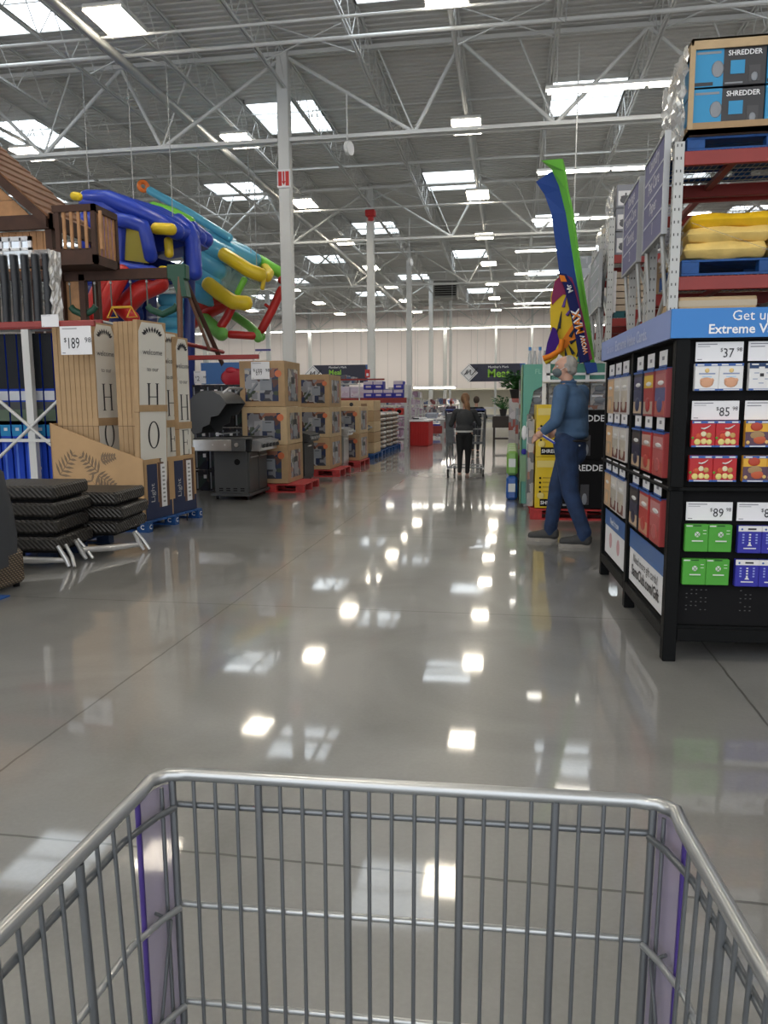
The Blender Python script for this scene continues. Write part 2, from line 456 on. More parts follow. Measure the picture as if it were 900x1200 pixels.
# skylights
skym = mat('skylight_glow', (.9, .95, 1), .5, emis=SKYL, ecol=(.86, .94, 1))
n = 0
for i in range(7):
    yc = 16.9+7.75*i
    for c in range(-4, 3):
        xc = (2 if i % 2 else -2.5) + 8.88*c
        if xc > 17 or xc < -36: continue
        n += 1
        b = MB(); b.box((xc-1.02, yc-1.3, DZ-.03), (xc+1.02, yc+1.3, DZ+.02), skym)
        for a0, a1 in (((xc-1.06, yc-1.36), (xc-1.02, yc+1.36)), ((xc+1.02, yc-1.36), (xc+1.06, yc+1.36)), ((xc-1.06, yc-1.36), (xc+1.06, yc-1.3)), ((xc-1.06, yc+1.3), (xc+1.06, yc+1.36)), ((xc-1.02, yc-.02), (xc+1.02, yc+.02))):
            b.box((*a0, DZ-.12), (*a1, DZ+.02), steel)
        struct(b.build('window_%d' % n, loc=(xc, yc, DZ)))
# high bay lights
lampm = mat('lamp_glow', (1, .95, .85), .4, emis=LAMP, ecol=(1, .90, .74))
hous = mat('lamp_housing', (.7, .71, .7), .4)
def lamp(loc):
    t = thing('high_bay_light', '', 'ceiling light', loc)
    b = MB(); x, y, z = loc; b.box((x-.42, y-.62, z), (x+.42, y+.62, z+.09), hous, .02); b.box((x-.12, y-.2, z+.09), (x+.12, y+.2, z+.2), hous, .02)
    for s in (-.42, .42): b.box((x+s-.012, y-.62, z-.05), (x+s+.012, y+.62, z), hous)
    hs_ = b.build('housing', t)
    b = MB()
    for i in range(6): b.box((x-.38+i*.13, y-.59, z-.03), (x-.38+i*.13+.11, y+.59, z-.005), lampm)
    b.build('diffuser', hs_)
    b = MB(); b.tube((x, y-.4, z+.09), (x, y-.1, DZ-.5), .012, steel, 5); b.tube((x, y+.4, z+.09), (x, y+.1, DZ-.5), .012, steel, 5); b.build('hanger', t)
    return t
L0 = None
rows = [(-1.36, 'row above the aisle'), (-8.06, 'row left of the columns'), (-14.8, 'far left row')]
for x, nm in rows:
    ys = [15.9+7.35*i for i in range(8)]
    for i, y in enumerate(ys):
        lab = 'bright high bay light, %s of the %s' % ((ORD[i]+' from the front') if i else 'nearest', nm)
        if L0 is None: L0 = lamp((x, y, 9.15)); L0['label'] = lab; L0['group'] = 'high bay ceiling lights'
        else: dup(L0, (x, y, 9.15), label=lab)
for x in (-1.36, -8.06, -14.8, 5.3):
    for y in (-5.2, 1.2, 8.5): dup(L0, (x, y, 9.15), label='high bay light out of the picture near the entrance', group='high bay lights above and behind the viewer')
for i in range(4): dup(L0, (-21.5, 19.6+14.7*i, 9.15), label='bright high bay light, %s from the front of the outermost left row' % ORD[i])
# strip lights over the racks on the right
stm = mat('strip_glow', (1, .97, .9), .4, emis=LAMP*.55, ecol=(1, .95, .85))
S0 = None
for i, y in enumerate([18.9, 25.2, 31.5, 37.6, 44, 50.5, 57]):
    lab = 'long white strip light, %s of those over the racks on the right' % ((ORD[i]+' from the front') if i else 'nearest')
    if S0 is None:
        S0 = thing('strip_light', lab, 'ceiling light', (3.9, y, 8.35), group='strip lights over the racks')
        b = LB()
        for k in range(3): b.box((-3.2+k*2.2, -.09, -.05), (-3.2+k*2.2+2.1, .09, 0), stm)
        b.build('tube', S0)
        b = LB(); b.box((-3.25, -.11, 0), (3.3, .11, .07), hous)
        for s in (-3, 0, 3): b.tube((s, 0, .07), (s, 0, .95), .01, steel, 4)
        b.build('housing', S0)
    else: dup(S0, (3.9 - (0.6 if i > 2 else 0), y, 8.35), label=lab)
b = MB()
for k in range(26): b.box((-34+k*2.02, 69.35, 7.85), (-34+k*2.02+1.9, 69.55, 7.92), stm)
b.box((-34, 69.3, 7.92), (18, 69.6, 8.0), hous)
for k in range(14): b.tube((-33+k*3.8, 69.45, 8), (-33+k*3.8, 69.45, 9.3), .015, steel, 4)
tag(b.build('strip_light', loc=(0, 70, 7.9)), 'long line of strip lights running along the top of the far wall', 'ceiling light')
# heater unit, round dials hung under girders
b = MB(); b.box((-5.2, 52.5, 8.3), (-3.6, 53.9, 9.4), mat('unit_grey', (.22, .22, .21), .5), .05)
for i in range(5): b.box((-5.1, 52.44, 8.45+i*.14), (-3.7, 52.5, 8.52+i*.14), blackm)
b.tube((-4.4, 53.2, 9.4), (-4.4, 53.2, 10.2), .05, steel)
tag(b.build('ceiling_heater', loc=(-4.4, 53.2, 8.3)), 'grey louvred air unit hung under the roof beyond the third column', 'air unit')
def disc(x, y, z, lab):
    b = MB(); d = V((.9, -.35, 0)).normalized(); c = V((x, y, z)); b.tube(c, c+d*.1, .17, hous, 20); b.tube(c+d*.1, c+d*.105, .15, white, 20)
    b.tube((x, y, z+.2), (x, y, 9.0 if y < 21 else 9.2), .02, steel, 5)
    tag(b.build('ceiling_speaker', loc=(x, y, z)), lab, 'speaker')
disc(-4.15, 20.0, 7.72, 'round white speaker disc hanging right of the nearest column')
disc(-4.4, 34.0, 7.4, 'round white speaker disc hanging right of the second column')
b = MB(); b.path([(1.0, 17, 9.9), (.95, 17, 8.9), (.8, 17, 9.0)], .012, steel2, 5); b.tube((1.42, 19.6, 9.6), (1.38, 19.6, 2.5), .015, steel, 5)
tag(b.build('hanging_cord', loc=(1.4, 19.6, 2.5)), 'long thin cord hanging from the ceiling left of the tall racks', 'cord')
# aisle signs hung at the far end
navy = mat('sign_navy', (.018, .02, .045), .45); lime = mat('sign_lime', (.30, .62, .05), .5); swoosh = mat('sign_blue', (.05, .22, .6), .5); swo2 = mat('sign_midblue', (.03, .09, .3), .5)
def hangsign(lab, x0, x1, z0, z1, y, lines):
    t = thing('aisle_sign', lab, 'sign', ((x0+x1)/2, y, z0)); h = z1-z0
    b = MB(); b.box((x0, y, z0), (x1, y+.08, z1), navy)
    b.prism([(0, 0), (.3, .0), (.3, h), (0, h), (.12, h/2)], (x1-.3, y-.004, z0), (1, 0, 0), (0, 0, 1), (0, .002, 0), swo2)
    b.prism([(.12, 0), (.3, .0), (.3, h), (.12, h), (.2, h/2)], (x1-.3, y-.008, z0), (1, 0, 0), (0, 0, 1), (0, .002, 0), swoosh)
    bd_ = b.build('board', t)
    c = V((x0+.05, y-.02, (z0+z1)/2)); b = MB(); R = h*.52
    b.prism([(-R, 0), (0, -R), (R, 0), (0, R)], c, (1, 0, 0), (0, 0, 1), (0, .015, 0), white)
    rr = R*.86; b.prism([(-rr, 0), (0, -rr), (rr, 0), (0, rr)], c-V((0, .004, 0)), (1, 0, 0), (0, 0, 1), (0, .003, 0), navy)
    rr = R*.8; b.prism([(-rr, 0), (0, -rr), (rr, 0), (0, rr)], c-V((0, .008, 0)), (1, 0, 0), (0, 0, 1), (0, .003, 0), white)
    P = lambda a, q: c+V((a*R, -.02, q*R))
    b.path([P(-.5, -.2), P(-.3, .0), P(-.2, .32), P(-.18, -.15), P(.0, .1), P(.22, .35), P(.15, -.1), P(.3, -.25), P(.6, .05), P(.95, .55)], R*.05, ink, 6)
    b.build('logo_diamond', bd_)
    b = MB()
    for s, sz, dx, dz, m, bo in lines: b.text(s, sz, (x0+dx, y-.003, z0+dz), (1, 0, 0), (0, 0, 1), m, 'L', bo)
    b.build('lettering', t)
    b = MB()
    for xx in (x0+.5, x1-.5): b.tube((xx, y+.04, z1), (xx, y+.04, 9.3), .012, steel, 4)
    b.build('cable', t)
hangsign('dark hanging sign reading Meat above the end of the aisle', -2.35, .72, 2.55, 3.5, 43, [("Member's Mark", .175, 1.1, .72, whiteink, False), ('Meat', .60, 1.08, .24, lime, True)])
hangsign('dark hanging sign reading Meal Solutions left of the second column', -11.1, -7.75, 2.55, 3.55, 43, [("Member's Mark", .16, .98, .82, whiteink, False), ('Meal', .38, .98, .47, lime, True), ('Solutions', .38, .98, .10, lime, True)])
# meat counter at the end
b = MB(); b.box((-9, 71, 0), (6, 72.6, .95), cream, .03); b.box((-9, 70.9, .1), (6, 71, .35), mat('counter_grey', (.35, .36, .37), .4)); b.box((-9, 70.9, .9), (6, 72.6, 1.0), white)
tag(b.build('meat_counter', loc=(-2, 71, 0)), 'long low white counter along the far end wall', 'counter')
b = MB(); b.box((-6.2, 50, 2.35), (-3.6, 51, 2.43), stm); b.box((-6.2, 50, 2.43), (-3.6, 51, 2.5), hous)
for xx in (-6, -3.8): b.tube((xx, 50.5, 2.5), (xx, 50.5, 9.3), .01, steel, 4)
tag(b.build('panel_light', loc=(-4.9, 50.5, 2.35)), 'flat glowing panel light hung low below the meat sign', 'ceiling light')
# ------------------------------------------------------------------ shopping cart
wire = mat('cart_wire', (.20, .215, .23), .38, .75, coat=.3)
rimm = mat('cart_rim', (.50, .52, .53), .3, .8, coat=.2)
purp = mat('purple_bumper', (.36, .31, .47), .45, alpha=.72)
purpd = mat('purple_bumper_edge', (.07, .04, .24), .3, alpha=.9)
grip = mat('cart_grip', (.02, .04, .2), .4)
rub = mat('rubber', (.02, .02, .02), .7)
def make_cart(label):
    t = thing('shopping_cart', label, 'shopping cart', (0, 0, 0))
    Ln, ZT, ZB = .95, 1.0, .48
    def hw(y): return .268 + .055*(-y)             # half width
    fl = .02                                        # basket leans in towards the bottom
    def P(x, y, z):                                 # taper with height
        k = (ZT-z)/(ZT-ZB)
        return (x*(1-.06*k), y-(.03*k if y > -.05 else 0), z)
    # rim
    b = LB(); r = .0073
    pts = [(-hw(-Ln), -Ln, ZT), (-hw(-.5), -.5, ZT), (-hw(-.05), -.045, ZT), (-.272, -.018, ZT), (-.258, -.004, ZT+.001), (-.235, 0, ZT+.001),
           (0, 0, ZT), (.235, 0, ZT), (.258, -.004, ZT), (.272, -.018, ZT), (hw(-.05), -.045, ZT), (hw(-.5), -.5, ZT), (hw(-Ln), -Ln, ZT)]
    b.path(pts, r, rimm, 14); b.build('rim', t)
    # front panel
    b = LB(); xs0, xs1 = -.253, .253; n = 21; thick = {0, 4, 8, 13, 17, 21}
    for i in range(n+1):
        x = xs0+(xs1-xs0)*i/n
        b.tube(P(x, -.004, ZT-.004), P(x, -.004, ZB), .0042 if i in thick else .0022, wire, 8)
    for z in (.966, .852, .738, .62, .50): b.tube(P(xs0-.004, .0015, z), P(xs1+.004, .0015, z), .0036, rimm if z < .96 else wire, 8)
    b.build('front_panel', t)
    # sides
    for s in (-1, 1):
        b = LB(); y = -.075; i = 0
        while y > -Ln:
            b.tube(P(s*(hw(y)-.002), y, ZT-.006), P(s*(hw(y)-.002), y, ZB), .0042 if i % 4 == 3 else .0022, wire, 8); y -= .0285; i += 1
        for z in (.966, .852, .738, .62, .50):
            b.path([P(s*.25, -.006, z), P(s*.262, -.03, z), P(s*(hw(-.08)+.003), -.08, z), P(s*(hw(-Ln)+.003), -Ln, z)], .0036, rimm if z < .96 else wire, 8)
        b.build('side_panel', t)
    # corner bumpers
    for s in (-1, 1):
        b = LB(); K = 10
        prof = [(s*.259, .001), (s*.264, -.001), (s*.268, -.006), (s*.271, -.014), (s*.2725, -.024), (s*.274, -.034), (s*.275, -.043)]
        vs = []
        for z in (ZT-.012, .85, .7, ZB):
            for (x, y) in prof: vs.append(P(x, y, z))
        m_ = len(prof); fs = [(a*m_+c, a*m_+c+1, (a+1)*m_+c+1, (a+1)*m_+c) for a in range(3) for c in range(m_-1)]
        b.add(vs, fs, purp, True)
        for (x, y) in (prof[-1],): b.tube(P(x, y, ZT-.012), P(x, y, ZB), .003, purpd, 6)
        b.tube(P(s*.262, -.012, ZT-.01), P(s*.262, -.012, ZB), .0022, wire, 6)
        b.path([P(s*.268, -.03, .86), P(s*.256, -.018, .845), P(s*.262, -.02, .8), P(s*.27, -.03, .72), P(s*.262, -.02, .66)], .002, wire, 6)
        b.build('corner_bumper', t)
    # base grid, frame, back gate, handle, wheels
    b = LB()
    for i in range(17): 
        k = -1+2*i/16; b.tube((k*.25, -.03, ZB), (k*.29, -Ln, ZB+.08), .0025, wire, 5, cap=False)
    for i in range(12): y = -.04-i*.08; b.tube((-hw(y)*.94, y, ZB+.08*(-y)/Ln), (hw(y)*.94, y, ZB+.08*(-y)/Ln), .003, wire, 5, cap=False)
    b.build('basket_floor', t)
    b = LB()
    for i in range(13): k = -1+2*i/12; b.tube((k*.315, -Ln, ZT), (k*.295, -Ln, ZB+.08), .0025, wire, 5)
    for z in (.6, .75, .9): b.tube((-.315, -Ln, z), (.315, -Ln, z), .0035, wire, 6)
    b.build('back_gate', t)
    b = LB()
    for s in (-1, 1):
        b.path([(s*.32, -Ln-.08, 1.06), (s*.32, -Ln, 1.0), (s*.31, -Ln+.02, .55), (s*.30, -Ln+.04, .18), (s*.29, -.75, .14), (s*.24, -.1, .14)], .014, wire, 10)
        b.path([(s*.26, -.06, .14), (s*.25, -.2, .3), (s*.26, -.35, ZB+.02)], .011, wire, 8)
    b.tube((-.29, -.75, .14), (.29, -.75, .14), .011, wire); b.tube((-.24, -.12, .14), (.24, -.12, .14), .011, wire)
    for i in range(5): b.tube((-.2+i*.1, -.12, .14), (-.22+i*.11, -.75, .14), .004, wire, 5)
    b.build('chassis', t)
    b = LB(); b.tube((-.32, -Ln-.08, 1.06), (.32, -Ln-.08, 1.06), .017, grip, 14); b.build('handle', t)
    for (x, y) in ((-.23, -.1), (.23, -.1), (-.29, -.84), (.29, -.84)):
        b = LB(); b.tube((x-.014, y, .06), (x+.014, y, .06), .06, rub, 18); b.tube((x-.016, y, .06), (x+.016, y, .06), .02, rimm, 10)
        b.box((x-.022, y-.012, .06), (x-.018, y+.012, .15), wire); b.box((x+.018, y-.012, .06), (x+.022, y+.012, .15), wire); b.box((x-.022, y-.015, .13), (x+.022, y+.015, .15), wire)
        b.build('wheel', t)
    return t
cart = make_cart('empty grey wire shopping cart with purple corner bumpers in the foreground')
cart.location = (-.105, .757, 0); cart.rotation_euler = (0, 0, math.radians(1.9))
dup(cart, (-.84, 15.75, 0), 0, label='tall wire shopping cart pushed by the woman in black leggings', scale=(1.16, 1.1, 1.2))

# ------------------------------------------------------------------ gift card display
kb = mat('kiosk_black', (.006, .0065, .007), .5, bump=.1, bscale=60, spec=.1)
kblue = mat('kiosk_blue', (.03, .20, .56), .5); kblue_glare = mat('kiosk_blue_glare', (.27, .34, .62), .6, spec=.2); klet = mat('kiosk_side_lettering', (.52, .58, .78), .6)  # side header blue is paler than the front: glare painted into the colour
KO = (.835, 4.24, 0); KR = math.radians(2.4)
t = thing('card_display', 'black gift card display with a blue header reading Extreme Value', 'display stand', KO, KR)
Wd, Dp = 1.42, 2.22
b = LB()
for (x, y) in ((0, 0), (0, 1.12), (0, 2.15), (Wd-.07, 0), (Wd-.07, 2.15)):
    b.box((x, y, 0), (x+.07, y+.07, 1.72), kb, .004)
for (x, y) in ((-.0, -.0),): pass
b.box((.07, .005, .115), (Wd-.07, .06, .185), kb, .004); b.box((-.0, .07, .115), (.055, 1.12, .185), kb, .004); b.box((0, 1.19, .115), (.055, 2.15, .185), kb, .004)
b.box((.02, .02, .185), (Wd-.02, Dp-.02, .2), kb)
b.build('post_frame', t)
b = LB(); b.box((.07, .05, .2), (Wd-.07, .075, 1.72), blackm); b.box((.05, .07, .2), (.075, 2.15, 1.72), blackm); b.box((Wd-.075, .07, .2), (Wd-.05, 2.15, 1.72), blackm); b.box((.07, 2.12, .2), (Wd-.07, 2.15, 1.72), blackm); b.box((-.02, -.0, 1.715), (Wd-.015, Dp+.005, 1.722), blackm)
for zz in [.28+.022*i for i in range(6)]:
    for xx in (.12, .145, .17, .195, .22, .4, .425, .45): 
        if (int(zz*1000)+int(xx*100)) % 3: b.box((xx, .0485, zz), (xx+.008, .05, zz+.004), mat('peg_hole', (.09, .09, .09), .5))
b.build('back_panel', t)
b = LB(); b.box((.0, -.015, .935), (Wd, .05, .955), kb, .004); b.box((-.015, -.015, .935), (.05, Dp, .955), kb, .004); b.build('mid_rail', t)
b = LB(); b.box((-.035, -.02, 1.722), (Wd, .0, 1.868), kblue); b.box((-.035, 0, 1.722), (-.02, Dp+.02, 1.868), kblue_glare); b.box((-.035, Dp+.005, 1.722), (Wd, Dp+.02, 1.868), kblue); b.box((Wd-.015, 0, 1.722), (Wd, Dp, 1.868), kblue); hd_ = b.build('header', t); b = LB()
b.text('Get up to', .071, (.262, -.021, 1.806), (1, 0, 0), (0, 0, 1), whiteink, 'L'); b.text('Extreme Value', .066, (.15, -.021, 1.742), (1, 0, 0), (0, 0, 1), whiteink, 'L', True)
b.text('Get up to', .07, (-.036, 1.95, 1.765), (0, -1, 0), (0, 0, 1), klet, 'L'); b.text('Extreme Value Cards.', .10, (-.036, 1.60, 1.76), (0, -1, 0), (0, 0, 1), klet, 'L', True, 1.2)
b.build('header_lettering', hd_)
pblue = mat('poster_blue', (.03, .12, .36), .4)
pinkl = mat('poster_pink', (.6, .35, .38), .5)
for (y0, y1, lines) in ((.12, 1.09, 1), (1.25, 2.1, 0)):
    b = LB(); b.box((.02, y0, .215), (.03, y1, .55), white); b.box((.016, y0, .44), (.02, y1, .56), pblue)
    if lines:
        b.text('Need more gift cards?', .078, (.018, (y0+y1)/2, .36), (0, -1, 0), (0, 0, 1), ink); b.text('SamsClub.com/Gift', .1, (.018, (y0+y1)/2, .27), (0, -1, 0), (0, 0, 1), ink, bold=True)
    else:
        b.text('Need it now', .07, (.014, (y0+y1)/2, .475), (0, -1, 0), (0, 0, 1), whiteink, bold=True)
        b.tube((.019, y0+.28, .34), (.02, y0+.28, .34), .06, pinkl, 12); b.tube((.019, y0+.6, .34), (.02, y0+.6, .34), .06, pinkl, 12)
    b.build('poster', t)
# price cards on the front
small = mat('small_print', (.25, .25, .28), .6)
def price(bb, x0, z0, w, h, num, y=.03):
    bb.box((x0, y-.004, z0), (x0+w, y, z0+h), white)
    bb.box((x0+.01, y-.0048, z0+h-.014), (x0+w*.45, y-.0042, z0+h-.009), small); bb.box((x0+.01, y-.0048, z0+h-.024), (x0+w*.3, y-.0042, z0+h-.021), small); bb.box((x0+.01, y-.0048, z0+.008), (x0+w*.14, y-.0042, z0+.012), small)
    bb.text('$', .026, (x0+w*.52, y-.0045, z0+h*.5), (1, 0, 0), (0, 0, 1), ink, 'L')
    bb.text(num, .066, (x0+w*.585, y-.0045, z0+h*.2), (1, 0, 0), (0, 0, 1), ink, 'L', False, .85); bb.text('98', .028, (x0+w*.86, y-.0045, z0+h*.5), (1, 0, 0), (0, 0, 1), ink, 'L')
C1, C2, CW = .098, .362, .235
for (x0, z0, num) in ((C1+.005, 1.605, '37'), (C2, 1.605, '42'), (C1, 1.305, '85'), (C2, 1.305, '75'), (C1-.004, .775, '89'), (C2-.01, .775, '89')):
    b = LB(); price(b, x0, z0, CW, .098, num) if num not in ('42', '75') else (b.box((x0, .026, z0), (x0+CW, .03, z0+.098), white), b.box((x0+.01, .0252, z0+.084), (x0+.12, .0258, z0+.089), small), b.box((x0+.01, .0252, z0+.07), (x0+.08, .0258, z0+.075), small))
    b.build('price_card', t)
# packs
Kq = WM[t.name]
cb = mat('pack_blue', (.03, .10, .35), .45)
def M3(n, c): return mat('pack_'+n, c, .45, spec=.35)
def pack(kind, x, z, w, h, lab, grp):
    b = MB(); y0, y1 = -.01, .026
    base = {'bear': 'whitep', 'chili': 'red', 'burger': 'orange', 'logo': 'whitep', 'green': 'green', 'play': 'violet'}[kind]
    cols = {'whitep': (.72, .72, .72), 'red': (.45, .02, .025), 'orange': (.7, .38, .04), 'green': (.07, .34, .04), 'violet': (.03, .03, .33)}
    m = M3(base, cols[base]); b.box((x, y0, z), (x+w, y1, z+h), m, .003)
    Y = y0-.0012
    def R(a, c, e, g, mm, k=1): b.box((x+a*w, y0-.0012*k, z+c*h), (x+e*w, y0+.001, z+g*h), mm)
    def D(a, c, r, mm, k=1, sx=1): b.ell((x+a*w, y0, z+c*h), (r*w*sx, .0025*k, r*w), mm, 10, 6)
    wh = M3('whitep', cols['whitep'])
    if kind in ('bear', 'chili', 'burger', 'logo'):
        R(0, .9, 1, 1, cb); R(.08, .92, .36, .97, wh, 2); R(.66, .92, .92, .97, wh, 2); R(0, 0, 1, .07, cb); R(.2, .015, .85, .055, wh, 2)
    if kind == 'bear':
        tn = M3('tan', (.62, .33, .20)); D(.5, .3, .22, tn, 1, 1.3); D(.3, .38, .09, tn, 1.2); D(.72, .38, .09, tn, 1.2); D(.5, .74, .1, M3('gold', (.7, .5, .2))); R(.16, .6, .84, .65, M3('greyblue', (.25, .3, .45)), 1); R(.3, .5, .7, .53, M3('skyblue', (.35, .55, .75)), 1)
    if kind == 'chili':
        b.path([(x+w*a, y0-.001, z+h*c) for a, c in ((.38, .72), (.5, .7), (.62, .74), (.72, .8), (.78, .84))], [.012, .014, .012, .006, .004], wh, 8, flat=.3)
        for a, c, r_, cc in ((.3, .42, .13, (.55, .08, .03)), (.72, .45, .12, (.5, .3, .1)), (.5, .5, .12, (.75, .68, .45)), (.25, .2, .14, (.7, .6, .2)), (.52, .22, .13, (.75, .62, .25)), (.75, .2, .12, (.4, .2, .05)), (.05, .35, .06, (.1, .3, .03))): D(a, c, r_, M3('food%d' % int(c*100), cc))
    if kind == 'burger':
        R(0, .07, 1, .58, M3('plum', (.10, .05, .08))); D(.45, .78, .2, M3('logored', (.45, .06, .03)), 1, 1.3); D(.5, .45, .2, M3('bun', (.35, .22, .10)), 1, 1.8); D(.6, .28, .2, M3('patty', (.5, .10, .04)), 1.3, 1.5); D(.12, .18, .09, M3('fries', (.7, .45, .15))); D(.9, .2, .09, M3('fries', (.7, .45, .15)))
    if kind == 'logo':
        R(0, .8, 1, 1, M3('deep', (.01, .04, .12)), 1.5); R(.38, .78, .62, .86, wh, 2)
        for a, c in ((.3, .62), (.8, .62), (.25, .4), (.75, .4), (.5, .25)): R(a-.1, c, a+.1, c+.03, M3('greyblue', (.25, .3, .45)))
        R(.44, .5, .6, .62, ink)
    if kind == 'green':
        R(.03, .93, .3, .97, wh); R(.35, .94, .68, .985, M3('dgreen', (.01, .08, .01)), 1.5); D(.52, .64, .125, wh, 1, .95)
        for s in (-1, 1): b.path([(x+w*(.52+s*(-.1)), y0-.004, z+h*.74), (x+w*.52, y0-.0045, z+h*.64), (x+w*(.52+s*.1), y0-.004, z+h*.55)], .0016, m, 5)
        R(.3, .38, .78, .42, wh); R(.3, .33, .78, .335, M3('dgreen', (.01, .08, .01))); R(.76, .78, .9, .8, wh); R(.76, .66, .9, .68, wh)
    if kind == 'play':
        R(0, .8, 1, 1, wh); R(.4, .86, .75, .92, ink, 2); D(.15, .88, .05, cb, 2)
        for r_ in range(4):
            for a in (.22, .5, .78): R(a-.04, .36+r_*.1, a+.04, .41+r_*.1, wh if a == .5 else M3('greyblue2', (.3, .35, .7)))
        b.prism([(-.012, 0), (.012, 0), (0, .018)], (x+w*.5, y0-.001, z+h*.27), (1, 0, 0), (0, 0, 1), (0, -.001, 0), wh); R(.25, .16, .78, .2, wh)
    b.v = [Kq @ p for p in b.v]
    o = b.build('gift_card_pack', loc=Kq @ V((x, .03, z)))
    return tag(o, lab, 'gift card pack', grp)
pw = .118
for (z, hh, kind, nm, x0) in ((1.455, .138, 'bear', 'white and tan gift card pack under $37', C1-.002), (1.165, .136, 'chili', 'red chili gift card pack, upper row under $85', C1-.004), (.985, .136, 'chili', 'red chili gift card pack, lower row under $85', C1-.008),
                          (.612, .145, 'green', 'green gift card pack, upper row under $89', C1-.012), (.432, .14, 'green', 'green gift card pack, lower row under $89', C1-.016),
                          (1.455, .138, 'logo', 'white gift card pack with small logos at the picture edge', C2), (1.165, .136, 'burger', 'orange gift card pack with a burger, upper row', C2-.002), (.985, .136, 'burger', 'orange gift card pack with a burger, lower row', C2-.004),
                          (.608, .145, 'play', 'dark blue gift card pack with a white top, upper row', C2-.008), (.428, .145, 'play', 'dark blue gift card pack with a white top, lower row', C2-.012)):
    for i in range(2): pack(kind, x0+i*(pw+.001), z, pw, hh, nm + (', left of the pair', ', right of the pair')[i], 'gift card packs on the front')
def spack(y, z, w, h, cols, lab):
    b = MB(); m = [M3('s'+str(c), c) for c in cols]
    b.box((-.006, y, z), (.03, y+w, z+h), m[0], .003)
    for i, mm in enumerate(m[1:]):
        k = len(m)-1; b.box((-.0075, y+.008, z+h*(.05+.85*i/k)), (-.005, y+w-.008, z+h*(.05+.85*(i+1)/k)-.004), mm)
    b.ell((-.0075, y+w*.5, z+h*.25), (.003, w*.28, h*.16), m[-1] if len(m) < 4 else m[2], 10, 6); b.ell((-.0075, y+w*.45, z+h*.7), (.003, w*.3, h*.05), M3('whitep', (.78, .78, .78)), 10, 6)
    b.box((-.01, y, z+h-.012), (.03, y+w, z+h), cb)
    b.v = [Kq @ p for p in b.v]
    tag(b.build('gift_card_pack', loc=Kq @ V((.03, y, z))), lab, 'gift card pack', 'gift card packs on the side')
wood = (.40, .22, .14); pk = {0: [(.55, .52, .5), (.16, .05, .03), (.5, .45, .38), (.6, .58, .55)], 1: [(.55, .52, .5), (.14, .04, .03), (.45, .42, .36), (.62, .6, .56)], 2: [(.5, .35, .22), (.45, .33, .22), (.62, .4, .22)]}
near = {2: [(.02, .02, .04), (.5, .38, .26), (.03, .04, .1), (.05, .05, .12)], 1: [(.3, .05, .05), (.42, .32, .26), (.36, .04, .04), (.65, .42, .04)], 0: [(.35, .08, .09), (.42, .10, .08), (.08, .09, .22), (.40, .12, .12)]}
near2 = {2: [(.02, .02, .03), (.5, .36, .24), (.02, .02, .05), (.05, .04, .04)], 1: [(.42, .04, .04), (.5, .25, .14), (.45, .05, .04), (.5, .3, .25)], 0: [(.4, .06, .06), (.42, .07, .06), (.45, .1, .1), (.5, .2, .2)]}
RN = ['upper', 'middle', 'bottom']
tags = []
for ri, z in enumerate((1.315, .985, .60)):
    zh = (.27, .25, .27)[ri]
    for ci in range(3):
        y = .17+ci*.305
        spack(y, z, .25, zh, (near if ri == 0 else near2)[ci], '%s gift card pack, %s row of the near side panel' % (['red printed', 'red and yellow' if ri == 0 else 'bright red', 'black topped'][ci], RN[ri]))
        if not (ri == 2 and ci == 1) or True: tags.append((y+.03, z+zh+.012, .17))
    for ci in range(3):
        y = 1.25+ci*.285
        spack(y, z, .24, zh, pk[ci], '%s gift card pack, %s row of the far side panel' % (['tan and white', 'grey and white with brown', 'orange tan'][ci] if ci < 2 else 'orange tan', RN[ri]))
        tags.append((y+.02, z+zh+.012, .2))
for (y, z, w_) in tags:
    b = LB(); b.box((.0, y, z), (.004, y+w_, z+.082), white); b.box((-.001, y, z-.008), (.003, y+w_, z+.002), cb); b.box((-.001, y+w_*.3, z+.03), (.0, y+w_*.6, z+.05), small); b.build('price_card', t)

# ------------------------------------------------------------------ pallets and racks
def pallet(loc, w, d, m, label, rz=0.0, h=.13, group=None, logo=None, cat='pallet'):
    t = thing('pallet', label, cat, loc, rz, group)
    b = LB(); n = 6
    for i in range(n): b.box((-w/2, -d/2+i*d/n+.008, h-.02), (w/2, -d/2+(i+1)*d/n-.008, h), m, .003)
    for i in range(3): y = -d/2+.045+i*(d-.09)/2; b.box((-w/2, y-.045, 0), (w/2, y+.045, .018), m)
    b.build('deck_boards', t)
    for i in range(3):
        for j in range(3):
            x = -w/2+.07+j*(w-.14)/2; y = -d/2+.05+i*(d-.1)/2
            b = LB(); b.box((x-.07, y-.05, .018), (x+.07, y+.05, h-.02), m, .003)
            if logo: b.text('C', .07, (x, y-.052, .035), (1, 0, 0), (0, 0, 1), whiteink, bold=True); b.text('C', .07, (x+.072, y, .035), (0, 1, 0), (0, 0, 1), whiteink, bold=True)
            b.build('block', t)
    return t
hole = mat('rack_hole', (.05, .05, .05), .6); rackg = mat('rack_grey', (.50, .51, .50), .45, .2)
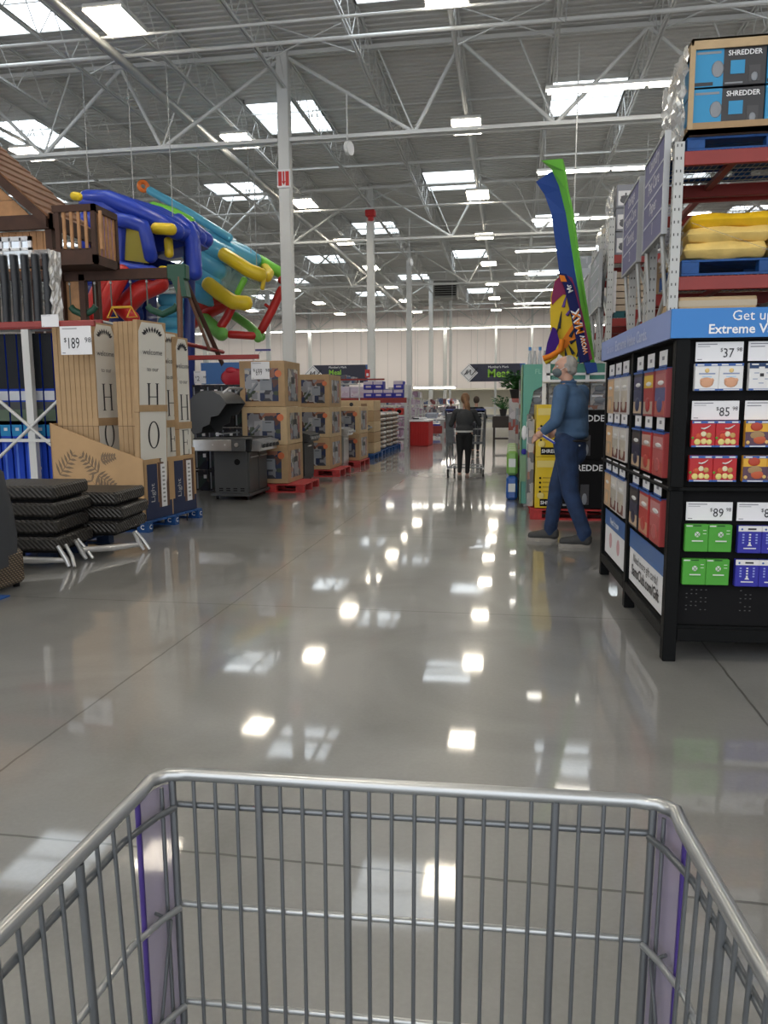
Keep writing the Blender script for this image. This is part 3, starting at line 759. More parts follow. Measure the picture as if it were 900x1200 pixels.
def rack(x0, y0, length, levels, zt, label, depth=1.05, m=rackg):
    t = thing('pallet_rack', label, 'rack', (x0, y0, 0))
    for e in (0, length):
        b = LB()
        for y in (0, depth):
            b.box((e, y-.04, 0), (e+.075, y+.04, zt), m)
            for k in range(int(zt/.1)):
                for s in (.018, .05): b.box((e+s-.0045, y-.0415, .06+k*.1), (e+s+.0045, y-.0405, .082+k*.1), hole)
                b.box((e-.001, y-.008, .06+k*.1), (e, y+.008, .082+k*.1), hole)
        z = .3; up = True
        while z+.6 < zt:
            b.tube((e+.037, .04, z if up else z+.55), (e+.037, depth-.04, z+.55 if up else z), .02, m, 6); z += .55; up = not up
        b.build('upright', t)
    for z in levels:
        for y in (-.0, depth):
            b = LB(); b.box((.075, y-.05 if y == 0 else y-.04, z-.11), (length, y-.0 if y == 0 else y+.02, z), redm, .004); b.build('beam', t)
        b = LB()
        for i in range(int(length/.05)): x = .1+i*.05; b.tube((x, -.03, z+.006), (x, depth, z+.006), .003, m, 4, cap=False)
        for i in range(9): y = i*depth/8; b.tube((.08, y, z+.003), (length, y, z+.003), .004, m, 4, cap=False)
        for i in range(3): x = .5+i*(length-1)/2; b.box((x-.03, 0, z-.06), (x+.03, depth, z-.02), redm)
        b.build('deck', t)
    return t
slate = mat('sign_slate', (.20, .20, .33), .7, spec=.1); sframe = mat('sign_frame', (.4, .41, .42), .4, .4); slab = mat('sign_light_line', (.55, .57, .66), .5); slet = mat('sign_slate_ink', (.62, .62, .70), .7)
def endsign(x, y0, y1, z0, z1, lab, lines, m=slate):
    t = thing('rack_end_sign', lab, 'sign', (x, y0, z0))
    b = MB(); b.box((x-.03, y0, z0), (x, y1, z1), m); b.build('board', t)
    b = MB()
    for a, c in (((y0-.02, z0-.02), (y1+.02, z0)), ((y0-.02, z1), (y1+.02, z1+.02)), ((y0-.02, z0), (y0, z1)), ((y1, z0), (y1+.02, z1))): b.box((x-.04, a[0], a[1]), (x+.01, c[0], c[1]), sframe)
    b.build('frame', t)
    b = MB(); n = len(lines)
    for i, s in enumerate(lines):
        z = z1-(i+.5)*(z1-z0)/n
        if s: b.text(s, .15, (x-.031, (y0+y1)/2, z-.02), (0, -1, 0), (0, 0, 1), slet, bold=True)
        if i: b.box((x-.034, y0+.03, z+(z1-z0)/n/2), (x-.031, y1-.03, z+(z1-z0)/n/2+.015), slab)
    b.build('lettering', t)
    b = MB()
    for y in (y0+.1, y1-.1): b.tube((x-.01, y, z0), (x+.05, y+.04, z0-.6), .02, rackg, 6); 
    b.build('bracket', t)
rack(1.29, 7.0, 2.75, [1.2, 2.43, 3.42], 3.5, 'nearest tall grey rack with red beams behind the gift card display')
rack(1.29, 8.25, 2.75, [1.2, 2.43, 3.42], 3.5, 'second grey rack standing back to back behind the nearest one')
rack(1.29, 11.4, 2.75, [1.2, 2.55, 3.4], 3.9, 'red beamed rack across the gap, carrying boxes printed with a pot')
rack(1.29, 12.65, 2.75, [1.2, 2.55, 3.4], 3.9, 'fourth grey rack, back to back behind the pot boxes')
rack(1.29, 17.0, 2.75, [1.2, 2.5, 3.4], 3.9, 'farthest grey rack on the right, with wrapped loads on top')
endsign(1.27, 7.12, 8.1, 2.83, 3.62, 'tall slate blue aisle sign on the end of the nearest rack', ['Laundry', 'Pet Care', 'Paper', '1'])
endsign(1.27, 8.45, 9.5, 2.83, 3.62, 'slate blue aisle sign on the end of the second rack', ['Storage', 'Home Care', 'Cleaning', '2'])
endsign(1.27, 12.0, 13.25, 2.8, 3.58, 'grey green aisle sign on the rack across the gap', ['Office', '', 'Home', '3'], mat('sign_greygreen', (.16, .22, .27), .4))
endsign(1.27, 13.6, 14.9, 2.75, 3.5, 'pale aisle sign beyond the grey green one', ['', '', '', '4'], mat('sign_pale', (.30, .31, .38), .4))
# shredder pallet on top of the nearest rack
bb = mat('shred_blue', (.02, .28, .55), .45); bk = mat('shred_black', (.03, .03, .035), .45); bgx = mat('shred_grey', (.25, .27, .3), .4)
pallet((2.07, 7.5, 3.432), 1.36, 1.0, bluep, 'blue pallet on the top level under the blue shredder cartons', h=.11)
def shredbox(x, y, z, lab, c0=bb, c1=bk, acc=bb, w=.54, h=.29, grp='blue and black shredder cartons on the top level', d=.47, fr=.4):
    t = thing('shredder_box', lab, 'box', (x, y, z), 0, grp)
    b = LB(); b.box((0, 0, 0), (w, d, h), c1, .004); b.build('carton', t)
    b = LB(); b.box((0, -.003, 0), (w*fr, 0, h), c0); b.box((w*.02, -.005, h*.85), (w*fr*.9, -.003, h*.91), bgx); b.ell((w*fr*.8, -.003, h*.45), (w*.09, .003, h*.22), bgx, 10, 6); b.box((0, -.006, h*.03), (w*fr*.65, -.003, h*.12), bk); b.box((-.003, 0, 0), (0, d, h), c0); b.build('side_print', t)
    b = LB(); b.text('SHREDDER', h*.19 if fr > .2 else .105, (w*(fr+1)/2, -.002, h*.78), (1, 0, 0), (0, 0, 1), whiteink, bold=True, sx=.95)
    b.box((w*(fr+.1), -.003, h*.3), (w*(fr+.3), 0, h*.65), acc); b.box((w*(fr+.36), -.003, h*.08), (w*(fr+.52), 0, h*.5), mat('shred_body', (.05, .05, .055), .4)); b.ell((w*(fr+.44), -.004, h*.2), (w*.05, .004, h*.12), bgx, 10, 6)
    b.box((w*(fr+.03), -.003, h*.05), (w*(fr+.28), -.0, h*.09), bgx); b.build('front_print', t)
    return t
z0 = 3.585
for r_ in range(2):
    for c in range(3 if r_ == 0 else 3):
        if c < 2: shredbox(1.42+c*.55, 6.98, z0+.02+r_*.305, '%s shredder carton of the %s column on the top level' % (('lower', 'upper')[r_], ('left', 'right')[c]))
        if c == 2: shredbox(2.52, 6.98, z0+.02+r_*.305, '%s shredder carton past the right picture edge' % ('lower', 'upper')[r_], w=.22)
t = thing('carton_tray', 'brown cardboard tray and lid framing the blue shredder cartons', 'tray', (2.07, 7.45, z0-.03))
b = MB(); b.box((1.385, 6.955, z0-.04), (2.76, 6.97, z0+.05), cardb); b.box((1.385, 6.955, z0-.04), (1.40, 7.95, z0+.05), cardb); b.box((1.385, 6.955, z0-.04), (2.76, 7.95, z0), cardb); b.build('tray', t)
b = MB(); b.box((1.385, 6.955, 4.19), (2.76, 6.97, 4.27), cardb2); b.box((1.385, 6.955, 4.19), (1.40, 7.95, 4.27), cardb2); b.box((1.385, 6.955, 4.255), (2.76, 7.95, 4.27), cardb2); b.build('lid', t)
b = MB(); b.box((1.375, 6.95, z0), (1.415, 6.975, 4.22), cardb2); b.build('corner_board', t)
b = MB(); b.box((1.42, 7.5, z0+.02), (2.7, 7.95, 4.2), mosaic('load_grey', [(.3, .32, .33), (.2, .3, .42), (.42, .38, .3), (.12, .13, .14)], 3)); tag(b.build('shrink_load', loc=(2, 7.7, z0+.02)), 'rear half of the wrapped load behind the shredder cartons', 'load')
tag(MB().box((2.02, 6.945, 4.02), (2.6, 6.95, 4.22), white).build('paper_sheet', loc=(2.3, 6.95, 4.0)), 'blank white sheet taped over the shredder cartons', 'paper')
def wrapside(name, lab, x, y0, y1, z0, z1, seed):
    random.seed(seed); b = MB(); ny, nz = 16, 14; vs = []
    for i in range(ny+1):
        for j in range(nz+1): vs.append((x+random.uniform(-.02, .02), y0+(y1-y0)*i/ny, z0+(z1-z0)*j/nz))
    fs = [(i*(nz+1)+j, (i+1)*(nz+1)+j, (i+1)*(nz+1)+j+1, i*(nz+1)+j+1) for i in range(ny) for j in range(nz)]
    b.add(vs, fs, mat('crumpled_film', (.78, .78, .76), .18, alpha=.6, metal=.35)); return tag(b.build(name, loc=(x, y0, z0)), lab, 'stretch film')
wrapside('stretch_film', 'crumpled clear film over the left side of the shredder load', 1.355, 6.97, 8.0, 3.5, 4.27, 3)
# yellow sacks
ysack = mat('yellow_sack', (.85, .52, .02), .35, coat=.2, bump=.5, bscale=9, var=.1, vscale=6); ysack2 = mat('pale_yellow_sack', (.82, .60, .20), .4, coat=.15, bump=.5, bscale=9, var=.12, vscale=7)
pallet((2.07, 7.5, 2.442), 1.36, 1.0, bluep, 'blue pallet under the yellow sacks on the middle level', h=.13)
def sack(x0, y0, z0, w, d, h, m, lab, grp, txt=None):
    t = thing('filled_sack', lab, 'sack', (x0+w/2, y0+d/2, z0), 0, grp)
    b = LB(); nx, ny = 24, 16; vs = []
    for s in (1, -1):
        for i in range(nx+1):
            for j in range(ny+1):
                u_, v_ = -1+2*i/nx, -1+2*j/ny; k = max(0, (1-abs(u_)**16)*(1-abs(v_)**12))**.35
                vs.append((u_*w/2, v_*d/2, h/2+s*h/2*k*(1+.12*math.sin(5*u_+3*v_+z0*9))))
    o = (nx+1)*(ny+1); fs = []
    for i in range(nx):
        for j in range(ny):
            a = i*(ny+1)+j; c = a+ny+1; fs.append((a, c, c+1, a+1)); fs.append((o+a, o+a+1, o+c+1, o+c))
    b.add(vs, fs, m, True); b.build('sack_body', t)
    b = LB(); b.ell((-.08, -d/2+.045, h*.52), (w*.24, .02, h*.2), mat('sack_label', (.12, .12, .2), .5), 12, 6); b.ell((-.08, -d/2+.038, h*.52), (w*.18, .02, h*.12), mat('sack_label2', (.5, .45, .35), .5), 12, 6); b.ell((w*.3, -d/2+.05, h*.55), (w*.1, .02, h*.14), mat('sack_red', (.4, .06, .02), .5), 10, 6); b.build('label_print', t)
    return t
for L_, (z, h) in enumerate(((2.575, .14), (2.71, .125), (2.83, .11))):
    for c in range(2):
        sack(1.40+c*.66+(.02*L_ if c == 0 else 0), 6.98, z, .66, .5, h, ysack if L_ == 2 else ysack2, '%s yellow sack, %s layer on the middle level' % (('left', 'right')[c], ('bottom', 'middle', 'top')[L_]), 'yellow sacks on the middle level')
b = MB(); b.box((1.42, 7.52, 2.6), (2.7, 7.95, 2.9), ysack2, .05); tag(b.build('filled_sack', loc=(2, 7.7, 2.6)), 'rear row of yellow sacks behind the front ones', 'sack')
wrapside('stretch_film', 'clear film hanging over the left end of the yellow sacks', 1.372, 6.97, 7.9, 2.6, 2.92, 5)
b = MB(); b.path([(1.45, 6.965, 2.86), (1.9, 6.94, 2.68), (2.1, 6.94, 2.6)], .012, film, 6, flat=.2); b.path([(2.0, 6.94, 2.62), (2.6, 6.95, 2.74)], .012, film, 6, flat=.2)
tag(b.build('stretch_film', loc=(2, 6.95, 2.6)), 'twisted ropes of clear film across the front of the yellow sacks', 'stretch film')
for i, (x, w_, m) in enumerate(((1.38, .62, cardb2), (2.05, .1, redm), (2.17, .5, mat('pale_box', (.5, .5, .48), .5)))):
    if i == 1: continue
    b = MB(); b.box((x, 7.0, 1.21), (x+w_, 7.9, 2.27 if i == 0 else 2.25), m, .01); b.box((x, 6.998, 2.19), (x+w_, 7.0, 2.24), mat('tape', (.5, .42, .3), .3)); tag(b.build('carton', loc=(x+.3, 7.4, 1.21)), ['tall tan carton under the yellow sacks level', '', 'pale carton beside the tan one under the yellow sacks'][i], 'box')
# second rack content
b = MB(); b.box((1.5, 8.3, 2.44), (3.9, 9.2, 2.85), cardb); tag(b.build('carton', loc=(2.5, 8.7, 2.44)), 'wide brown carton on the second rack', 'box')
# pot boxes on the third rack
potb = mat('pot_dark', (.10, .10, .11), .4); greyb = mat('grey_print', (.25, .26, .30), .5)
for c in range(2):
    for r_ in range(3):
        x, z = 1.38+c*.42, 3.412+r_*.31
        t = thing('pot_box', 'boxed cooking pot, %s of the %s column on the pot rack' % (('bottom', 'middle', 'top')[r_], ('left', 'right')[c]), 'box', (x, 11.42, z), 0, 'pot boxes on the third rack')
        b = LB(); b.box((0, 0, 0), (.41, .4, .3), greyb, .004); b.build('carton', t)
        b = LB(); b.box((.02, -.003, .03), (.22, 0, .22), white); b.ell((.12, -.004, .1), (.075, .004, .05), potb, 12, 8); b.ell((.12, -.004, .14), (.07, .004, .02), potb, 12, 6); b.ell((.12, -.004, .175), (.012, .004, .02), potb, 8, 6); b.build('printed_pot', t)
wrapside('stretch_film', 'clear film round the pot boxes on the third rack', 1.34, 11.42, 12.3, 3.42, 4.33, 8)
b = MB()
for i in range(6): b.box((1.42, 11.45, 2.66+i*.09), (2.5, 12.3, 2.735+i*.09), mat('plank_tan', (.50, .40, .30), .6))
b.box((1.38, 11.45, 2.64), (1.42, 12.3, 3.2), white); tag(b.build('slatted_load', loc=(2, 11.8, 2.64)), 'stack of tan panels on the level below the pot boxes', 'stack')
pallet((2.0, 11.9, 2.56), 1.2, .9, mat('teal_pallet', (.01, .1, .12), .6), 'teal pallet under the stack of tan panels', h=.1)
for i, (x, w_, h) in enumerate(((1.33, 1.0, 1.0), (2.4, 1.0, .8))):
    b = MB(); b.box((x, 17.1, 3.412), (x+w_, 18, 3.42+h), mosaic('wrapped_load', [(.45, .46, .46), (.3, .33, .36), (.55, .5, .42), (.2, .22, .24)], 5, .2, coat=.5), .03); tag(b.build('wrapped_load', loc=(x+.5, 17.5, 3.42)), ['tall wrapped grey load on top of the farthest rack', 'lower wrapped load at the right on the farthest rack'][i], 'load')
    b = MB(); b.box((x, 12.75, 3.412), (x+w_, 13.6, 4.1-.2*i), mosaic('wrapped_load', [], 5), .03); tag(b.build('wrapped_load', loc=(x+.5, 13, 3.42)), ['wrapped grey load behind the pot boxes', 'shorter wrapped load behind the pot boxes'][i], 'load')
# ------------------------------------------------------------------ left: covered wicker seat, slab stacks
def woven(name, c1, c2, s):
    if name in MATS: return MATS[name]
    m = bpy.data.materials.new(name); m.use_nodes = True; nt = m.node_tree; b = nt.nodes['Principled BSDF']; L = nt.links.new
    tc = nt.nodes.new('ShaderNodeTexCoord'); ws = []
    for d in ('DIAGONAL', 'Z'):
        wv = nt.nodes.new('ShaderNodeTexWave'); wv.bands_direction = d; wv.inputs['Scale'].default_value = s; L(tc.outputs['Object'], wv.inputs['Vector']); ws.append(wv)
    mu = nt.nodes.new('ShaderNodeMath'); mu.operation = 'MULTIPLY'; L(ws[0].outputs['Fac'], mu.inputs[0]); L(ws[1].outputs['Fac'], mu.inputs[1])
    if name == 'dark_weave': mu.operation = 'MAXIMUM'; mu.inputs[1].default_value = 0; nt.links.remove(mu.inputs[1].links[0])
    mx = nt.nodes.new('ShaderNodeMix'); mx.data_type = 'RGBA'; mx.inputs[6].default_value = (*c1, 1); mx.inputs[7].default_value = (*c2, 1)
    L(mu.outputs[0], mx.inputs[0]); L(mx.outputs[2], b.inputs['Base Color']); b.inputs['Roughness'].default_value = .45
    bp = nt.nodes.new('ShaderNodeBump'); bp.inputs['Strength'].default_value = .6; bp.inputs['Distance'].default_value = .01; L(mu.outputs[0], bp.inputs['Height']); L(bp.outputs['Normal'], b.inputs['Normal'])
    MATS[name] = m; return m
dweave = woven('dark_weave', (.010, .009, .008), (.055, .05, .045), 14); wicker = woven('wicker', (.03, .02, .012), (.30, .22, .14), 18)
cover = mat('grey_cover', (.045, .05, .06), .8, bump=.6, bscale=4)
t = thing('wicker_chair', 'wicker seat under a dark grey fabric cover at the left edge', 'outdoor chair', (-4.2, 4.95, 0))
b = MB(); b.box((-4.68, 4.5, .03), (-3.74, 5.42, .30), wicker, .03)
for (x, y) in ((-4.6, 4.55), (-3.8, 4.55), (-3.8, 5.37), (-4.6, 5.37)): b.tube((x, y, 0), (x, y, .05), .025, blackm)
b.build('wicker_body', t)
b = MB(); random.seed(4)
ring = []
def cov(z, e):
    P = [];
    for i in range(36):
        a = 2*PI*i/36; cx, sy = math.cos(a), math.sin(a); k = 1/max(abs(cx), abs(sy))**.8
        P.append((-4.21+(.475+e)*cx*k*1.0, 4.96+(.46+e)*sy*k, z+random.uniform(-.006, .006)+.02*math.sin(3*a)*(z > .3)))
    return P
vs = []; prof = [(.2, .02), (.4, .008), (.6, .0), (.78, -.008), (.88, -.02), (.93, -.06), (.95, -.2), (.93, -.4)]
for z, e in prof:
    for i, p in enumerate(cov(z, e)): w_ = .012*math.sin(i*.9+z*9); vs.append((p[0]+w_, p[1]+w_, p[2]))
fs = [(j*36+i, j*36+(i+1) % 36, (j+1)*36+(i+1) % 36, (j+1)*36+i) for j in range(len(prof)-1) for i in range(36)]; fs.append(tuple((len(prof)-1)*36+i for i in range(36)))
b.add(vs, fs, cover, True)
b.build('fabric_cover', t)
b = MB(); b.box((-4.1, 4.9, .002), (-3.64, 5.06, .012), mat('blue_card', (.02, .10, .35), .5)); tag(b.build('cardboard_sheet', loc=(-3.8, 5, 0)), 'blue flat card lying on the floor by the covered wicker seat', 'card')
# woven slabs (flat-packed ottomans) stacked on a pallet
SR = math.radians(14)
pallet((-4.42, 6.75, 0), .8, 1.1, mat('shaded_blue_pallet', (.008, .03, .09), .7), 'blue pallet with shade painted into its colour, almost hidden under the woven slabs', h=.12, rz=0)  # blue pallet wood, deep shadow under the slabs put into its colour
def slab_(x, y, z, w, d, h, rz, lab, grp):
    t = thing('woven_slab', lab, 'woven slab', (x, y, z), rz, grp)
    b = LB(); b.box((-w/2, -d/2, 0), (w/2, d/2, h), dweave, .02); b.build('woven_top', t)
    b = LB(); b.box((-w/2+.05, -d/2+.05, -.025), (w/2-.05, d/2-.05, .0), blackm); b.build('underside', t)
    return t
for i in range(4):
    slab_(-4.26+(.02, -.01, .015, 0)[i], 6.33, .15+i*.15, .76, .66, .118, SR*.3+(.0, .03, -.02, .02)[i], 'dark woven slab of the nearer stack, %s' % ['at the bottom', 'second from the bottom', 'third from the bottom', 'on top'][i], 'dark woven slabs, nearer stack')
for i in range(3):
    slab_(-4.06+(.0, .04, .0)[i], 7.04, .19+i*.14, .76, .68, .115, SR*.3+(-.02, .03, .0)[i], 'dark woven slab of the farther stack beside the HOME box, %s' % ['at the bottom', 'in the middle', 'on top'][i], 'dark woven slabs, farther stack')
silver = mat('silver_leg', (.62, .62, .62), .3, .6)
def legset(x, y, rz, lab):
    t = thing('folding_leg', lab, 'metal leg', (x, y, 0), rz)
    b = LB(); b.path([(-.30, 0, .10), (0, 0, .075), (.28, 0, .07)], [.028, .032, .022], silver, 10); b.build('crossbar', t)
    for s in (-.30, .28):
        b = LB(); b.path([(s-.07, -.02, .20), (s-.01, -.01, .08), (s+.02, -.03, .018)], [.016, .024, .016], silver, 8); b.path([(s-.02, .04, .2), (s+.04, 0, .1), (s+.07, -.05, .018)], [.014, .016, .014], silver, 8)
        b.build('foot', t)
legset(-4.05, 5.98, .28, 'silver splayed metal leg under the nearer woven stack'); legset(-3.66, 6.62, 1.0, 'silver splayed metal legs under the farther woven stack')

# ------------------------------------------------------------------ HOME sign boards in a printed bin
BX0, BX1, BY0, BY1 = -5.15, -3.97, 7.92, 9.05
pallet((-4.58, 8.5, 0), 1.3, 1.22, bluep, 'blue pallet under the fern-printed bin of sign boards', h=.12, logo=True)
t = thing('display_bin', 'cardboard bin printed with ferns holding tall welcome boards', 'bin', (-4.56, 8.5, .125))
binm = mat('bin_kraft', (.47, .30, .15), .75, var=.05); fern = mat('fern_print', (.20, .14, .09), .8); bnavy = mat('bin_navy', (.02, .03, .08), .6)
b = MB(); z0 = .125
b.prism([(0, 0), (BX1-BX0, 0), (BX1-BX0, .68), (.0, 1.08)], (BX0, BY0, z0), (1, 0, 0), (0, 0, 1), (0, .012, 0), binm)
b.prism([(0, 0), (BX1-BX0, 0), (BX1-BX0, .75), (.0, 1.08)], (BX0, BY1, z0), (1, 0, 0), (0, 0, 1), (0, -.012, 0), binm)
b.box((BX1-.012, BY0, z0), (BX1, BY1, .80), binm); b.box((BX0, BY0, z0), (BX0+.012, BY1, 1.2), binm); b.box((BX0, BY0, z0), (BX1, BY1, z0+.012), binm)
b.build('bin_wall', t)
b = MB(); Y = BY0-.003
def leaf(cx, cz, ang, L_, s=1):
    ca, sa = math.cos(ang), math.sin(ang)
    for k in range(6):
        f_ = k/6; px, pz = cx+ca*L_*f_, cz+sa*L_*f_
        for sd in (-1, 1):
            a2 = ang+sd*1.0; l2 = L_*.45*(1-f_*.6); qx, qz = px+math.cos(a2)*l2, pz+math.sin(a2)*l2; ww = .014*s
            nx, nz = -math.sin(a2)*ww, math.cos(a2)*ww
            b.prism([(px-nx*.4, pz-nz*.4), ((px+qx)/2-nx, (pz+qz)/2-nz), (qx, qz), ((px+qx)/2+nx, (pz+qz)/2+nz), (px+nx*.4, pz+nz*.4)], (0, Y, 0), (1, 0, 0), (0, 0, 1), (0, .002, 0), fern)
    b.prism([(cx, cz-.005), (cx+ca*L_, cz+sa*L_), (cx, cz+.005)], (0, Y, 0), (1, 0, 0), (0, 0, 1), (0, .002, 0), fern)
leaf(-5.05, .62, .9, .34); leaf(-4.55, .66, 2.4, .3); leaf(-4.55, .62, -.5, .26); leaf(-4.5, .80, .2, .2); leaf(-4.4, .3, 2.3, .42); leaf(-5.0, .25, 1.2, .3); leaf(-4.1, .3, 1.4, .22); leaf(-4.35, .32, .5, .2)
b.build('fern_pattern', t)
for (y0, y1) in ((7.98, 8.42), (8.55, 8.99)):
    b = MB(); b.box((BX1-.001, y0-.05, z0), (BX1+.004, y1+.05, z0+.18), bnavy); b.box((BX1-.001, y0, z0+.15), (BX1+.005, y0+.2, z0+.62), bnavy); b.box((BX1-.001, y0+.22, z0+.12), (BX1+.006, y1, z0+.63), mat('poster_brown', (.12, .06, .04), .6))
    b.box((BX1, y0+.27, z0+.12), (BX1+.008, y0+.38, z0+.61), white)
    for k in range(9): b.box((BX1, y0+.3, z0+.17+k*.048), (BX1+.009, y0+.35, z0+.19+k*.048), mat('grey_text', (.3, .3, .3), .6))
    b.text('Light', .11, (BX1+.0055, y0+.13, z0+.3), (0, 0, 1), (0, -1, 0), mat('grey_white', (.5, .5, .5), .5)); b.build('printed_panel', t)
offw = mat('board_cream', (.70, .68, .62), .7)
def board(x, y, z, th, w, h, lab, front=True, word='HOME', tilt=0.0, rz=0.0, face='x', grp='tall boxed sign boards'):
    """a tall thin carton, its printed face towards +x"""
    t = thing('boxed_sign', lab, 'boxed sign', (x, y, z), rz, grp)
    R = Ry(tilt)
    def T(bb): bb.v = [R @ p for p in bb.v]; return bb
    b = LB(); b.box((0, 0, 0), (th, w, h), cardb, .004); b.box((-.001, -.001, h*.47), (th+.001, w+.001, h*.475), cardd); T(b).build('carton', t)
    if front:
        b = LB(); b.prism([(.02, .01), (w-.02, .01), (w-.02, h-.12), (w-.07, h-.02), (.07, h-.02), (.02, h-.12)], (th, 0, 0), (0, 1, 0), (0, 0, 1), (.004, 0, 0), offw); pf_ = T(b).build('printed_face', t)
        b = LB(); X = th+.006
        for k in range(9):
            a = PI*(.1+.8*k/8); cy, cz = w/2+math.cos(a)*w*.3, h-.16+math.sin(a)*.07
            b.prism([(-.035, 0), (0, .016), (.035, 0), (0, -.016)], (X, cy, cz), (0, math.cos(a), math.sin(a)), (0, -math.sin(a), math.cos(a)), (.001, 0, 0), ink)
        b.text('welcome', .085, (X, w/2, h-.36), (0, 1, 0), (0, 0, 1), ink); b.text('to our', .07, (X, w/2, h-.54), (0, 1, 0), (0, 0, 1), ink)
        for i, ch in enumerate(word): serif(b, ch, (X, w/2, h-.97-.42*i), (0, 1, 0), (0, 0, 1), (1, 0, 0), ink, .30)
        T(b).build('lettering', pf_)
        b = LB(); b.box((-.002, -.002, h*.475), (th+.009, w+.002, h*.515), cardb); T(b).build('cardboard_band', t)
    return t
zb = .14
for i in range(8): board(BX0+.03+i*.067, 8.02, zb, .062, .40, 2.17, 'brown sign carton standing in the bin, %s from the left' % ORD[i] if i < 7 else 'sign carton with HOME face showing, end of the left row', front=(i == 7))
for i in range(4): board(-4.37+i*.062, 8.08, zb, .058, .42, 2.17, ('sign carton in the middle row, %s from its left' % ORD[i]) if i < 3 else 'sign carton with a half hidden HOME face, end of the middle row', front=(i == 3))
board(-4.10, 7.95, zb+.3, .06, .46, 1.87, 'leaning sign board reading HOM at the front corner of the bin', tilt=math.radians(2.2), word='HOM', rz=-.16)
board(-4.10, 8.46, zb, .06, .42, 2.1, 'sign board reading HELLO partly hidden behind the leaning board', word='HELL')
board(-4.05, 8.72, zb, .06, .30, 2.05, 'rearmost sign board reading HELLO beside the grill', word='HELL')

# the whole bin stands slightly turned on its pallet
for o in [o_ for o_ in COL.objects if o_.parent is None and o_.name.split('.')[0] in ('display_bin', 'boxed_sign') or (o_.parent is None and o_.get('label', '').startswith('blue pallet under the fern'))]:
    c_ = V((-3.98, 7.88, 0)); p_ = Rz(-.11) @ (V(o.location)-c_)+c_; o.location = p_; o.rotation_euler.z += -.11
# ------------------------------------------------------------------ red beam rack with tall blue cartons
RX0, RX1, RY = -7.6, -5.12, 9.3
t = thing('pallet_rack', 'white upright rack with a red beam holding tall blue and black cartons', 'rack', (-6, RY, 0))
for x in (-6.22, -7.6): 
    b = MB(); b.box((x, RY-.05, 0), (x+.1, RY+.03, 2.37), steel); b.box((x, RY+.9, 0), (x+.1, RY+.98, 2.37), steel)
    for y in (RY-.01,): b.tube((x+.05, RY, .5), (x+.05, RY+.9, 1.2), .02, steel, 6)
    b.build('upright', t)
b = MB(); b.box((RX0, RY-.06, 2.37), (RX1+.02, RY, 2.465), redm, .005); b.build('beam', t)
b = MB(); b.box((RX0, RY+.0, 2.44), (RX1, RY+.95, 2.465), steel); b.build('deck', t)
b = MB()
for s in (-1, 1):
    b.tube((-6.17, RY-.06, 1.12), (-6.17+s*.8, RY-.06, 1.12+.66), .022, steel, 6); b.tube((-6.17, RY-.06, 1.12), (-6.17+s*.8, RY-.06, 1.12-.66), .022, steel, 6)
b.box((-7.5, RY-.075, .93), (-5.2, RY-.045, .97), steel); b.build('cross_brace', t)
bandm = {k: mat('band_'+k, c, .6, spec=.2) for k, c in dict(black=(.012, .014, .018), white=(.55, .57, .62), grey=(.07, .075, .08), green=(.10, .14, .10), teal=(.02, .20, .42), blue=(.01, .05, .42)).items()}
i = 0
for k in range(10):
    x = -5.30-k*.168
    t = thing('tall_carton', 'tall blue and black carton in the red beam rack, %s from the right' % ORD[k], 'box', (x, RY+.1, .05), 0, 'tall cartons in the red beam rack')
    b = LB(); b.box((-.072, 0, 0), (.072, .5, 2.28), bandm['blue'], .004); b.build('carton', t)
    b = LB()
    for z0_, z1_, m in ((1.57, 2.28, 'black'), (1.42, 1.54, 'white'), (1.30, 1.40, 'grey'), (1.1, 1.30, 'green'), (.95, 1.15, 'teal'), (.9, .92, 'green'), (.02, .2, 'white')): b.box((-.0725, -.003, z0_), (.0725, 0, z1_), bandm[m])
    b.box((-.02, -.005, 1.02), (.03, -.003, 1.06), bandm['white']); b.box((-.03, -.004, .25), (.0, -.002, .85), mat('band_lightblue', (.03, .12, .6), .35)); b.build('band_print', t)
b = MB(); b.box((-7.4, RY+.05, 0), (-5.2, RY+.85, .05), cardb); tag(b.build('floor_board', loc=(-6, RY, 0)), 'cardboard base sheet under the tall blue cartons', 'board')
for k in range(8):
    x = -5.90-k*.15
    b = MB(); b.path([(x, RY+.1, 2.475), (x+.01, RY+.1, 2.95), (x, RY+.1, 3.32)], [.06, .065, .06], mat('black_foam', (.015, .018, .024), .45, var=.2), 10, flat=.8); b.ell((x, RY+.1, 3.32), (.055, .045, .03), film, 10, 6)
    tag(b.build('padded_pole', loc=(x, RY+.1, 2.467)), 'black padded pole standing on the red beam rack, %s from the right' % ORD[k], 'pole', 'black padded poles')
wrapside('stretch_film', 'shiny torn film at the right edge of the black padded poles', -5.80, RY+.0, RY+.25, 2.475, 3.36, 9)
b = MB(); b.box((-7.2, RY+.0, 3.3), (-5.80, RY+.3, 3.36), film, .02); tag(b.build('stretch_film', loc=(-6, RY, 3.2)), 'clear film cap over the black padded poles', 'stretch film')
